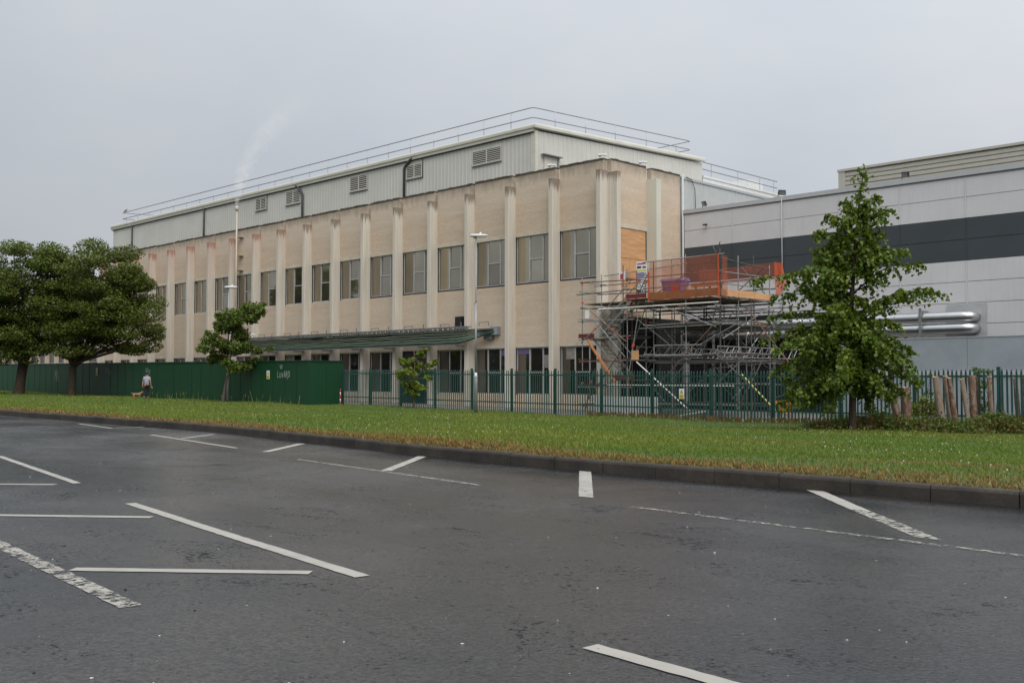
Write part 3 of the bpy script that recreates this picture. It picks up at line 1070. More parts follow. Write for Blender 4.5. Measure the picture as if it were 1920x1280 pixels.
    # downpipes
    yp = YF - .12
    for pts, r in (([(-91.3, yp, 16.0), (-91.3, yp, 12.3)], .075), ([(-78, yp, 16.0), (-78, yp, 12.3)], .085),
                   ([(-64.4, yp, 16.0), (-64.2, yp, 15.95), (-63.6, yp, 15.40), (-63.52, yp, 15.25), (-63.52, yp, 12.3)], .085),
                   ([(-50.9, yp, 16.0), (-51.15, yp, 15.95), (-51.72, yp, 15.55), (-51.8, yp, 15.4), (-51.8, yp, 12.3)], .085)):
        part(MB().tube(pts, r, 8), 'downpipe', 'gutter', smooth=True)
    for x, z0 in ((-68.42, 14.6), (-50.0, 14.6)):
        part(MB().tube([(x, YF - .05, 15.95), (x, YF - .05, z0)], 0.025, 6), 'conduit', 'gutter', smooth=True)
    # door with hood on the end
    part(MB().box(XR + .04, XR + .07, 43.2, 44.3, 12.3, 14.62), 'door', 'trim')
    part(MB().box(XR + .04, XR + .09, 44.31, 44.42, 12.3, 14.58), 'door_jamb', 'rail')
    m = MB()
    m.box(XR + .036, XR + .30, 42.95, 44.55, 14.63, 14.69)
    part(m, 'door_hood', 'rail')
    # roof railing
    yr = 42.8
    xe = -40.55
    def rz(y):
        return 0.031 * (y - yr)
    yend = 58.0
    for h in (17.46, 16.88):
        pts = [(-91.5, 46.5, h - .25), (-94.2, yr, h), (-40.85, yr, h), (-40.6, yr + .05, h), (-40.52, yr + .3, h), (-40.15, yend - .3, h + rz(yend)), (-40.2, yend, h + rz(yend)), (-47, yend + .1, h + rz(yend) - .05)]
        part(MB().tube(pts, 0.028, 6), 'guard_rail', 'rail', smooth=True)
    xs = list(np.arange(-93.4, -41.5, 2.32))
    for x in xs:
        part(MB().tube([(x, yr, 16.33), (x, yr, 17.48)], 0.024, 6), 'rail_post', 'rail_post', smooth=True)
    for y in (44.6, 47.3, 50.1, 53.2, 56.4):
        x = -40.5 + .35 * (y - 43) / 15
        part(MB().tube([(x, y, 16.4 + rz(y)), (x, y, 17.48 + rz(y))], 0.024, 6), 'rail_post', 'rail_post', smooth=True)
    for x, y in ((-43, 58.05), (-45.5, 58.08)):
        part(MB().tube([(x, y, 16.6), (x, y, 17.9)], 0.022, 6), 'rail_post', 'rail_post', smooth=True)
    for x, y in ((-92.8, 44.7),):
        part(MB().tube([(x, y, 16.3), (x, y, 17.34)], 0.022, 6), 'rail_post', 'rail_post', smooth=True)
    return root
hall()

def ribbed_wall(name, X, y0, y1, z0, z1, pitch, mat, rail=False, label='', cat='building', cap='capping'):
    root = empty(name, (X, y0, z0), label=label, cat=cat)
    off = (-X, -y0, -z0)
    m = MB()
    prof = []
    n = int((y1 - y0) / pitch)
    for k in range(n):
        y = y0 + k * pitch
        prof += [(y, 0), (y + pitch * .6, 0), (y + pitch * .68, .03), (y + pitch * .88, .03), (y + pitch * .96, 0)]
    m.v += [(X + d, y, z0) for y, d in prof] + [(X + d, y, z1) for y, d in prof]
    k = len(prof)
    for i in range(k - 1):
        m.f.append((i, i + 1, k + i + 1, k + i))
    o = m.build('cladding_sheet', mat, root); o.location = off
    o = MB().box(X - 6, X + .06, y0, y1, z1, z1 + .14).build('roof_capping', cap, root); o.location = off
    o = MB().box(X - 6, X - .002, y0, y1, z0, z1 - .002).build('inner_wall', mat, root); o.location = off
    return root, off
r_, off = ribbed_wall('grey_annex', -33.2, 47.0, 64, 3.0, 12.85, 0.30, 'grey_clad', label='pale grey ribbed metal annex between brick end wall and panelled building')
o = MB().tube([(-33.1, 47.4, 13.0), (-33.08, 47.9, 12.9), (-33.08, 48.2, 12.4), (-33.08, 48.3, 10.8)], .02, 6).build('hanging_cable', 'black', r_); o.location = off
o = MB().box(-33.15, -32.75, 56.8, 57.4, 10.5, 13.05).build('service_duct', 'tray', r_); o.location = off
r_, off = ribbed_wall('white_annex', -40.1, 59.4, 71, 12.0, 15.65, 0.30, 'white_clad', label='white ribbed metal annex with roof rail behind the grey one', cap='white_clad')
for h in (16.75, 16.25):
    o = MB().tube([(-40.2, 59.5, h), (-40.2, 69.5, h)], .03, 6).build('guard_rail', 'rail', r_); o.location = off
for y in (60.6, 64, 67, 69):
    o = MB().tube([(-40.2, y, 15.7), (-40.2, y, 16.75)], .028, 6).build('rail_post', 'rail_post', r_); o.location = off
o = MB().box(-42.5, -40.8, 66.4, 68.4, 15.7, 16.6).build('roof_unit', 'white_clad', r_); o.location = off

def panel_building():
    root = empty('panel_building', (-20, 47, 0), label='modern light grey panelled building with a dark horizontal band', cat='building')
    off = (20, -47, 0)
    def part(mb, name, mat, parent=None, smooth=False):
        o = mb.build(name, mat, parent or root, smooth)
        if parent is None:
            o.location = off
        return o
    xs = [-33.0, -29.9, -26.85, -23.8, -20.75, -17.7, -14.65, -11.6, -8.55, -5.5]
    rows = [10.84 - .955 * k for k in range(12)]
    part(MB().box(-33.0, -5.5, 47.05, 60, 0, 10.78), 'backing_wall', 'joint')
    for a, b in zip(xs[:-1], xs[1:]):
        for k in range(11):
            zt, zb = rows[k], rows[k + 1]
            mat = 'panel_dark' if k in (2, 3) else 'panel'
            part(MB().box(a + .035, b - .035, 47.0 + random.uniform(-.003, .003), 47.04, zb + .011, zt - .011), 'wall_panel', mat)
    for x in xs[1:-1]:
        part(MB().box(x - .028, x + .028, 46.985, 47.03, rows[4], rows[4] + 0 + 1.9 - .01), 'joint_strip', 'panel_dark')
        part(MB().box(x - .028, x + .028, 46.985, 47.03, rows[2] + .012, 10.83), 'joint_strip', 'panel')
        part(MB().box(x - .028, x + .028, 46.985, 47.03, 0.3, rows[4] - .012), 'joint_strip', 'panel')
    part(MB().box(-33.0, -5.5, 46.93, 47.4, 10.845, 11.06), 'parapet_capping', 'capping')
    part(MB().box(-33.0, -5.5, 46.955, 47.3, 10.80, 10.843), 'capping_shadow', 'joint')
    part(MB().tube([(-26.9, 46.93, 11.0), (-26.9, 46.93, 4.9)], .022, 6), 'conduit', 'capping', smooth=True)
    # near-black sheet and posts painting the deep shade below the pipes
    part(MB().box(-32.6, -22.6, 46.90, 46.99, -0.05, 5.0), 'loading_bay', 'painted_dark')
    for k in range(8):
        x = -32.3 + 1.22 * k
        part(MB().box(x, x + .10, 46.82, 46.899, -.05, 4.70), 'bay_post', 'painted_dark')
    # plate behind the duct ends
    part(MB().box(-18.6, -16.85, 46.96, 46.975, 3.5, 5.06), 'duct_plate', 'galv_low')
    # set-back upper storey with horizontal ribs
    up = MB()
    prof = []
    z = 10.7
    for k in range(7):
        prof += [(z, 0), (z + .17, 0), (z + .19, .06), (z + .225, .06)]
        z += .225
    up.v += [(-24.7, 49 + d, q) for q, d in prof] + [(-5.5, 49 + d, q) for q, d in prof]
    k = len(prof)
    for i in range(k - 1):
        up.f.append((i, k + i, k + i + 1, i + 1))
    part(up, 'upper_cladding', 'setback')
    part(MB().box(-24.8, -24.45, 48.96, 60, 10.7, 12.30), 'upper_corner', 'setback')
    part(MB().box(-24.85, -5.5, 48.93, 60, 12.30, 12.42), 'upper_capping', 'setback')
    part(MB().box(-24.5, -5.5, 49.1, 60, 10.7, 12.29), 'upper_backing', 'joint')
    return root
panel_building()

# polished ducts running along the panelled wall
for k, (z, lab) in enumerate(((4.47, 'upper polished steel duct running along the panelled wall'), (3.95, 'lower polished steel duct running along the panelled wall'))):
    root = empty('steel_duct', (-25, 46.3, z), label=lab, cat='duct', group='polished ducts on the panelled wall')
    y = 46.35
    pts = [(-32.5, y, z), (-27, y, z), (-22.6, y, z), (-19.5, y, z), (-17.75, y, z), (-17.6, y + .03, z), (-17.45, y + .1, z), (-17.36, y + .22, z), (-17.33, y + .40, z), (-17.33, y + .62, z)]
    o = MB().tube(pts, 0.232, 20).build('duct_run', 'duct', root, True); o.location = (25, -46.3, -z)
    for x in (-28.5, -25.5, -22.5, -19.6):
        o = MB().tube([(x, y, z), (x + .05, y, z)], 0.243, 20, True).build('joint_band', 'duct', root, True); o.location = (25, -46.3, -z)
root = empty('duct_support', (-25, 46.5, 0), label='grey steel posts carrying the polished ducts', cat='support')
for x in (-30.5, -26.9, -23.2, -19.45):
    o = MB().box(x - .05, x + .05, 46.02, 46.10, 0, 4.9).box(x - .05, x + .05, 46.10, 46.9, 4.72, 4.80).build('support_post', 'tray', root); o.location = (25, -46.5, 0)

# galvanised screen wall in front of the panelled building
root = empty('galvanised_screen', (-14, 44, 0), label='blue grey galvanised sheet screen behind the right end of the fence', cat='screen wall')
xs = [-22.6, -19.6, -16.6, -13.9, -11.2, -8.0, -4.5]
for a, b in zip(xs[:-1], xs[1:]):
    o = MB().box(a + .006, b - .006, 44.0, 44.06, 2.02, 3.43).build('sheet', 'galv', root); o.location = (14, -44, 0)
    o = MB().box(a + .006, b - .006, 44.0, 44.06, -.1, 1.80).build('sheet', 'galv', root); o.location = (14, -44, 0)
o = MB().box(-22.6, -4.5, 43.95, 44.04, 1.80, 2.02).build('cover_strip', 'galv_low', root); o.location = (14, -44, 0)
o = MB().box(-22.6, -4.5, 43.97, 44.08, 3.432, 3.47).build('capping', 'galv_low', root); o.location = (14, -44, 0)
o = MB().box(-22.6, -4.5, 44.07, 44.12, -.1, 3.42).build('backing', 'joint', root); o.location = (14, -44, 0)

# low wing beyond the trees on the left
def low_wing():
    root = empty('low_wing', (-110, 41, 0), label='cream single storey wing with windows behind the leftmost trees', cat='building')
    off = (110, -41, 0)
    def part(mb, name, mat, parent=None):
        o = mb.build(name, mat, parent or root)
        if parent is None: o.location = off
        return o
    part(MB().box(-140, -93.7, 41.1, 52, -.1, 5.9), 'wall', 'annex')
    x = -138.0
    while x < -95:
        part(MB().box(x - .5, x, 40.8, 41.08, -.1, 5.95), 'pier', 'annex')
        w = part(MB().box(x + .15, x + 1.75, 41.03, 41.09, 3.3, 5.0), 'window', 'frame')
        for a in (.2, 1.0):
            MB().box(x + a + .03, x + a + .7, 41.0, 41.028, 3.4, 4.9).build('pane', 'glass_low', w)
        MB().box(x + .1, x + 1.8, 40.96, 41.08, 3.2, 3.29).build('sill', 'frame_dark', w)
        x += 2.4
    part(MB().box(-140.2, -93.65, 40.7, 52, 5.96, 6.2), 'roof', 'coping')
low_wing()

# flue with its plume
root = empty('flue_pipe', (-69.07, 40.25, 4), label='slim cream flue pipe with a cap, steaming above the parapet', cat='pipe')
off = (69.07, -40.25, -4)
o = MB().tube([(-69.07, 40.25, 3.7), (-69.07, 40.25, 14.55)], .062, 10).build('pipe', 'cream', root, True); o.location = off
o = MB().tube([(-69.07, 40.25, 14.42), (-69.07, 40.25, 14.5), (-69.07, 40.25, 14.72), (-69.07, 40.25, 14.80)], [.07, .15, .15, .08], 10).build('cap', 'cream', root, True); o.location = off
for z in (6.2, 9.9, 12.4, 11.0):
    o = MB().box(-69.15, -68.6, 40.30, 40.57, z - .02, z + .02).build('bracket', 'rail', root); o.location = off

# cable rack across the ground floor
def cable_rack():
    root = empty('cable_rack', (-54, 39.6, 4), label='long rack of black and green striped cables above the ground floor windows', cat='cable rack')
    off = (54, -39.6, -4)
    def part(mb, name, mat, smooth=False):
        o = mb.build(name, mat, root, smooth); o.location = off
        return o
    nC = 22
    mats = ['cable_black', 'cable_green', 'cable_black', 'cable_pale', 'cable_black', 'cable_black', 'cable_pale']
    for k in range(nC):
        t = k / (nC - 1)                     # 0 top .. 1 bottom
        y = 39.86 - .50 * t
        z = 4.50 - .78 * t
        pale = (k % 4 == 2)
        r = .011 if pale else .036
        if pale: y -= .055; z += .01
        pts = []
        ph = random.uniform(0, 6)
        x = -67.0
        xend = -43.1 - .5 * (1 - t)
        amp = random.uniform(.006, .012) if pale else random.uniform(.006, .015)
        bumpx = random.choice([-58.0, -61.5, -55.0, -50.0])
        while x < xend:
            dz = amp * math.sin(x * 1.9 + ph) + amp * .8 * math.sin(x * .8 + ph * 2) - .04 * abs(math.sin((x + 83) / 3.3 * math.pi))
            dz += .05 * smooth((x - bumpx) / .8) * (1 - t)
            pts.append((x, y, z + dz))
            x += .55
        # sweep up to the wall entry
        e = Vector((-41.2 + .05 * t, 40.35, 4.52 - .18 * t))
        s = Vector(pts[-1])
        for q in (.25, .5, .75, 1.0):
            h = smooth(q) if k > 4 else q
            pts.append((s.x + (e.x - s.x) * q, s.y + (e.y - s.y) * h, s.z + (e.z - s.z) * (h * .8 + q * .2)))
        part(MB().tube(pts, r, 6), 'cable', 'cable_pale' if pale else random.choice(['cable_black', 'cable_black', 'cable_black', 'cable_green']), True)
    # backing shadow tray and bottom angle
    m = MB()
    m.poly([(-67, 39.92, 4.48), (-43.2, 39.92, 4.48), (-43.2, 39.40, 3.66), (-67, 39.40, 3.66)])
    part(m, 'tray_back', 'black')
    part(MB().box(-67, -43.1, 39.28, 39.36, 3.62, 3.68), 'bottom_angle', 'tray')
    # ladder tray lying on top
    for y in (39.62, 39.93):
        part(MB().box(-67, -42.7, y - .015, y + .015, 4.66, 4.72), 'tray_side', 'tray')
    x = -66.8
    while x < -42.8:
        part(MB().box(x - .015, x + .015, 39.636, 39.914, 4.50, 4.70), 'rung', 'tray')
        x += .45
    for i in range(5, 13):
        x = FX(i) + .15
        part(MB().box(x - .02, x + .02, 39.55, 39.99, 4.60, 4.64).box(x - .02, x + .02, 39.60, 39.64, 4.642, 4.95), 'bracket', 'rail')
        part(MB().box(x + 1.4, x + 2.2, 39.70, 39.73, 4.86, 4.90).box(x + 1.4, x + 1.43, 39.70, 39.73, 4.66, 4.858).box(x + 2.17, x + 2.2, 39.70, 39.73, 4.66, 4.858), 'hanger', 'tray')
        part(MB().tube([(x - .12, 39.32, 3.6), (x - .12, 39.95, 3.6)], .03, 6), 'support_arm', 'rail')
    part(MB().box(-41.55, -41.0, 40.30, 40.575, 4.20, 4.66), 'entry_box', 'galv')
cable_rack()

# ------------------------------------------------------------------ palisade fence
def palisade():
    root = empty('palisade_fence', (-27, 35, 0), label='dark green spiked steel palisade fence along the verge', cat='fence')
    off = Vector((27, -35, 0))
    # one pale: shallow W section with a spear point
    w, h = 0.068, 2.04
    sec = [(-w / 2, .012), (-w / 4, -.006), (0, .004), (w / 4, -.006), (w / 2, .012)]
    m = MB()
    n = len(sec)
    m.v += [(x, y, 0.03) for x, y in sec]
    m.v += [(x, y, h - .09) for x, y in sec]
    m.v += [(x * .55, y + .006, h - .04) for x, y in sec]
    m.v += [(x * .12, y + .004, h) for x, y in sec]
    for j in range(3):
        for i in range(n - 1):
            m.f.append((j * n + i, j * n + i + 1, (j + 1) * n + i + 1, (j + 1) * n + i))
    first = m.build('pale', 'fence', root)
    x = -48.0
    i = 0
    while x < -6.6:
        o = first if i == 0 else dup(first, root)
        o.location = (x + 27, random.uniform(-.004, .004), GZ(x) - .03 + random.uniform(-.012, .012))
        o.rotation_euler = (random.uniform(-.006, .006), random.uniform(-.006, .006), random.uniform(-.06, .06))
        x += .1465
        i += 1
    xs = [-48.3, -45.75, -43.1, -40.3, -37.5, -34.68, -31.85, -29.1, -26.3, -23.4, -20.55, -17.8, -15.05, -12.25, -9.45, -6.6]
    for x in xs:
        z = GZ(x)
        o = MB().box(x - .055, x + .055, 35.05, 35.13, z - .1, z + 2.08).box(x - .05, x + .05, 35.04, 35.049, z, z + 2.0).build('fence_post', 'fence', root)
        bevel(o, .012)
        o.location = off
    for a, b in zip(xs[:-1], xs[1:]):
        for h_ in (.42, 1.75):
            za, zb = GZ(a) + h_, GZ(b) + h_
            m = MB()
            m.v += [(a, 35.012, za), (b, 35.012, zb), (b, 35.035, zb), (a, 35.035, za), (a, 35.012, za + .055), (b, 35.012, zb + .055), (b, 35.035, zb + .055), (a, 35.035, za + .055)]
            m.f += [(0, 3, 2, 1), (4, 5, 6, 7), (0, 1, 5, 4), (1, 2, 6, 5), (2, 3, 7, 6), (3, 0, 4, 7)]
            o = m.build('fence_rail', 'fence', root)
            o.location = off
palisade()

def warning_sign(name, x, y, z, label, w=.30, h=.45, rz=0.0):
    root = empty(name, (x, y, z), rz, label=label, cat='sign', group='small yellow and white warning signs')
    MB().box(-w / 2, w / 2, -.004, .004, 0, h).build('plate', 'white', root)
    MB().box(-w / 2 + .02, w / 2 - .02, -.008, -.0045, .02, h * .46).build('lower_band', 'yellow', root)
    m = MB()
    c = h * .72
    m.poly([(-w * .30, -.007, c - h * .17), (w * .30, -.007, c - h * .17), (0, -.007, c + h * .2)])
    m.build('warning_triangle', 'ink', root)
    m = MB()
    m.poly([(-w * .21, -.009, c - h * .135), (w * .21, -.009, c - h * .135), (0, -.009, c + h * .13)])
    m.build('triangle_field', 'yellow', root)
    MB().box(-.008, .008, -.012, -.0095, c - h * .05, c + h * .07).box(-.008, .008, -.012, -.0095, c - h * .11, c - h * .08).build('warning_mark', 'ink', root)
    m = MB()
    for k in range(3):
        m.box(-w * .36, w * (.36 - .1 * (k % 2)), -.0105, -.0085, h * (.12 + .1 * k), h * (.15 + .1 * k))
    m.build('text_line', 'ink', root)
warning_sign('warning_sign', -24.72, 34.97, .87, 'yellow and white warning plate fixed to the green palisade fence', .25, .42)

# ------------------------------------------------------------------ hoarding
def hoarding():
    root = empty('site_hoarding', (-70, 33, 0), label='solid green boarded hoarding running behind the trees on the left', cat='hoarding')
    off = (70, -33, 0)
    def part(mb, name, mat, parent=None):
        o = mb.build(name, mat, parent or root)
        if parent is None: o.location = off
        return o
    p = 1.22
    x = -48.7
    def hz(X):
        return 2.70 + .0062 * max(0, -X - 48.7)
    while x > -112:
        a = x - p
        zt = hz((x + a) / 2)
        zb = GZ((x + a) / 2) - .15
        y = 33.0 + random.uniform(-.006, .006)
        m = MB().box(a + .006, x - .006, y, y + .018, zb, zt)
        part(m, 'board', 'green')
        if random.random() < .8:
            part(MB().box(a - .018, a + .018, y - .014, y - .0065, zb, zt), 'cover_batten', 'green')
        x = a
    # capping in short lengths following the ground
    x = -48.65
    while x > -112:
        a = x - 2.44
        za, zb = hz(a), hz(x)
        m = MB()
        m.v += [(a, 32.95, za), (x, 32.95, zb), (x, 33.06, zb), (a, 33.06, za), (a, 32.95, za + .06), (x, 32.95, zb + .06), (x, 33.06, zb + .06), (a, 33.06, za + .06)]
        m.f += [(0, 3, 2, 1), (4, 5, 6, 7), (0, 1, 5, 4), (1, 2, 6, 5), (2, 3, 7, 6), (3, 0, 4, 7)]
        part(m, 'capping', 'green')
        x = a
    # return to the palisade
    for a, b in ((33.02, 34.2), (34.21, 35.38)):
        part(MB().box(-48.71, -48.69, a, b, .05, 2.70), 'board', 'green')
    part(MB().box(-48.76, -48.64, 33.061, 35.4, 2.701, 2.76), 'capping', 'green')
    part(MB().box(-48.73, -48.67, 32.97, 33.03, .05, 2.70), 'corner_post', 'green')
    # sprayed tags: strokes of paint on the boards
    G = {'L': [[(0, 1), (0, 0), (.5, .05)]], 'U': [[(0, .7), (.05, 0), (.4, .0), (.45, .7)]], 'V': [[(0, .7), (.2, 0), (.42, .75)]],
         'B': [[(0, 0), (0, 1), (.4, .9), (.38, .6), (0, .5), (.45, .4), (.42, .05), (0, 0)]], 'A': [[(0, 0), (.22, 1), (.45, 0)], [(.1, .4), (.38, .4)]],
         'R': [[(0, 0), (0, 1), (.4, .85), (.36, .55), (0, .5), (.25, .45), (.45, -.3)]], 'O': [[(.22, 1), (0, .75), (0, .25), (.22, 0), (.45, .25), (.45, .75), (.22, 1)]],
         'P': [[(0, 0), (0, 1), (.4, .9), (.38, .55), (0, .48)]], 'M': [[(0, 0), (.1, 1), (.25, .4), (.4, 1), (.5, 0)]],
         '!': [[(-.2, 1), (0, .3)], [(.25, 1.05), (.27, .3)], [(.7, 1.0), (.55, .3)]]}
    def spray(text, x, z, h, mat, w=.028, sp=.60):
        m = MB()
        cx = x
        for ch in text:
            for st in G[ch]:
                for (a, b), (c, d) in zip(st[:-1], st[1:]):
                    p0 = Vector((cx + a * h * .9, 0, z + b * h)); p1 = Vector((cx + c * h * .9, 0, z + d * h))
                    q = (p1 - p0).normalized()
                    nn = Vector((-q.z, 0, q.x)) * w / 2
                    e = q * w * .4
                    m.poly([(v.x, 32.9835, v.z) for v in (p0 - e - nn, p1 + e - nn, p1 + e + nn, p0 - e + nn)])
            cx += h * sp
        # overlapping strokes step forward a hair so none share a plane
        m.v = [(a, b - .00012 * (i // 4), c) for i, (a, b, c) in enumerate(m.v)]
        part(m, 'graffiti', mat)
    spray('LUVARO', -51.85, 1.80, .36, 'spray', .03, .62)
    spray('!', -51.55, 2.22, .30, 'spray', .03)
    spray('ROV', -68.6, 2.05, .42, 'spray_faint', .05)
    spray('POV', -75.0, 2.05, .48, 'spray_faint', .06, .7)
    spray('MA', -84.6, 1.55, .9, 'spray_faint', .06, .45)
    spray('RO', -81.6, 2.05, .6, 'spray_faint', .06)
hoarding()
warning_sign('warning_sign', -52.85, 32.975, 1.70, 'small warning plate on the green hoarding left of the white tag', .32, .50)
warning_sign('warning_sign', -76.6, 32.975, 2.0, 'narrow yellow warning plate on the hoarding beside the second tree trunk', .32, .55)

# red and white post at the end of the hoarding
root = empty('striped_post', (-48.1, 34.75, GZ(-48) - .05), label='short red and white striped post at the right end of the hoarding', cat='post')
for k in range(5):
    MB().tube([(0, 0, k * .19), (0, 0, k * .19 + .188)], .026, 8).build('stripe', 'white' if k % 2 else 'sign_red', root, True)

# ------------------------------------------------------------------ lamp posts
def lamp_post(x, y, z, h, label, rz):
    root = empty('lamp_post', (x, y, z), rz, label=label, cat='street lamp', group='galvanised lamp posts on the verge')
    MB().tube([(0, 0, -.1), (0, 0, 1.55), (0, 0, 1.56)], [.088, .088, .085], 14).build('base_compartment', 'lamp', root, True)
    MB().tube([(0, 0, 1.56), (0, 0, 1.80)], [.09, .05], 14).build('shoulder_collar', 'lamp_head', root, True)
    MB().tube([(0, 0, 1.8), (0, 0, h * .62)], [.048, .046], 12).build('lower_shaft', 'lamp', root, True)
    MB().tube([(0, 0, h * .62), (0, 0, h * .63), (0, 0, h - .05)], [.046, .038, .035], 12).build('upper_shaft', 'lamp', root, True)
    MB().tube([(-.12, 0, h - .12), (.0, 0, h - .06), (.18, 0, h - .03)], .03, 8).build('bracket', 'lamp', root, True)
    m = MB()
    prof = [(-.26, .05, .05), (-.18, .115, .065), (.15, .14, .075), (.42, .12, .06), (.52, .06, .035)]
    for xx, w, t in prof:
        for k in range(10):
            a = 2 * math.pi * k / 10
            m.v.append((xx, w * math.cos(a), h + .0 + t * math.sin(a)))
    for j in range(len(prof) - 1):
        for k in range(10):
            m.f.append((j * 10 + k, j * 10 + (k + 1) % 10, j * 10 + 10 + (k + 1) % 10, j * 10 + 10 + k))
    m.f.append(tuple(range(10))[::-1]); m.f.append(tuple(range(40, 50)))
    hd = m.build('lantern', 'lamp_head', root, True)
    MB().box(.05, .42, -.09, .09, h - .085, h - .06).build('lens', 'galv_low', hd)
    MB().tube([(.2, 0, h + .06), (.2, 0, h + .12), (.2, 0, h + .15)], [.055, .05, .02], 10).build('photocell', 'white', hd, True)
    MB().tube([(-.09, 0, h * .615), (-.02, 0, h * .615)], .02, 6).build('access_stud', 'gutter', root)
    return root
az = math.atan2(R2.y, R2.x)
lamp_post(-33.48, 31.58, VZ(-33.5, 31.6), 7.98, 'tall galvanised lamp post on the grass before the middle of the factory', az)
lamp_post(-55.85, 32.05, VZ(-55.9, 32.0), 6.95, 'slimmer lamp post beside the leaning young tree and green hoarding', az)

# ------------------------------------------------------------------ roof cameras and floodlights
def roof_camera(x, y, z, label):
    root = empty('security_camera', (x, y, z), label=label, cat='camera', group='white cameras on the parapet')
    MB().tube([(0, 0, 0), (0, 0, .22)], .03, 6).build('stem', 'white', root)
    for a, dz in ((.3, .24), (2.6, .26), (-1.4, .22)):
        d = Vector((math.cos(a), math.sin(a), -.15))
        MB().tube([Vector((0, 0, dz)) - d * .05, Vector((0, 0, dz)) + d * .26, Vector((0, 0, dz)) + d * .30], [.035, .05, .04], 8).build('camera_body', 'white', root, True)
roof_camera(-33.75, 40.75, 13.07, 'white camera cluster on the parapet at the factory corner')
roof_camera(-33.3, 43.6, 13.06, 'white camera cluster on the end wall parapet above the plywood')
roof_camera(-37.3, 40.75, 13.06, 'white camera cluster on the parapet left of the corner bay')
roof_camera(-65.9, 39.75, 4.72, 'white camera standing on the left end of the cable rack')

def floodlight(x, y, z, label, rz):
    root = empty('floodlight', (x, y, z), rz, label=label, cat='floodlight', group='floodlights on the panelled building')
    hd = MB().box(-.19, .19, -.06, .06, -.13, .13).build('lamp_housing', 'black', root)
    hd.location = (0, 0, .24)
    hd.rotation_euler = (math.radians(28), math.radians(6), 0)
    bevel(hd, .02)
    l = MB().box(-.16, .16, -.066, -.062, -.10, .10).build('lens', 'tray', hd)
    MB().box(-.21, -.195, -.02, .02, 0, .26).box(.195, .21, -.02, .02, 0, .26).box(-.194, .194, -.02, .02, -.02, -.002).build('bracket', 'steel_rust', root)
floodlight(-31.75, 47.15, 11.06, 'floodlight on the panelled roof edge nearest the brick end wall', -.5)
floodlight(-27.0, 47.15, 11.06, 'floodlight on the panelled roof edge left of the tall tree', .5)
floodlight(-20.5, 47.15, 11.08, 'floodlight on the roof edge right of the tree top', -.25)
root = empty('wall_camera', (-31.5, 46.9, 10.05), label='small black wall camera high on the light panels', cat='camera')
MB().box(-.12, .12, -.12, -.04, 0, .07).build('camera_body', 'black', root)
MB().box(-.03, .03, -.045, .09, .0, .05).build('arm', 'black', root)

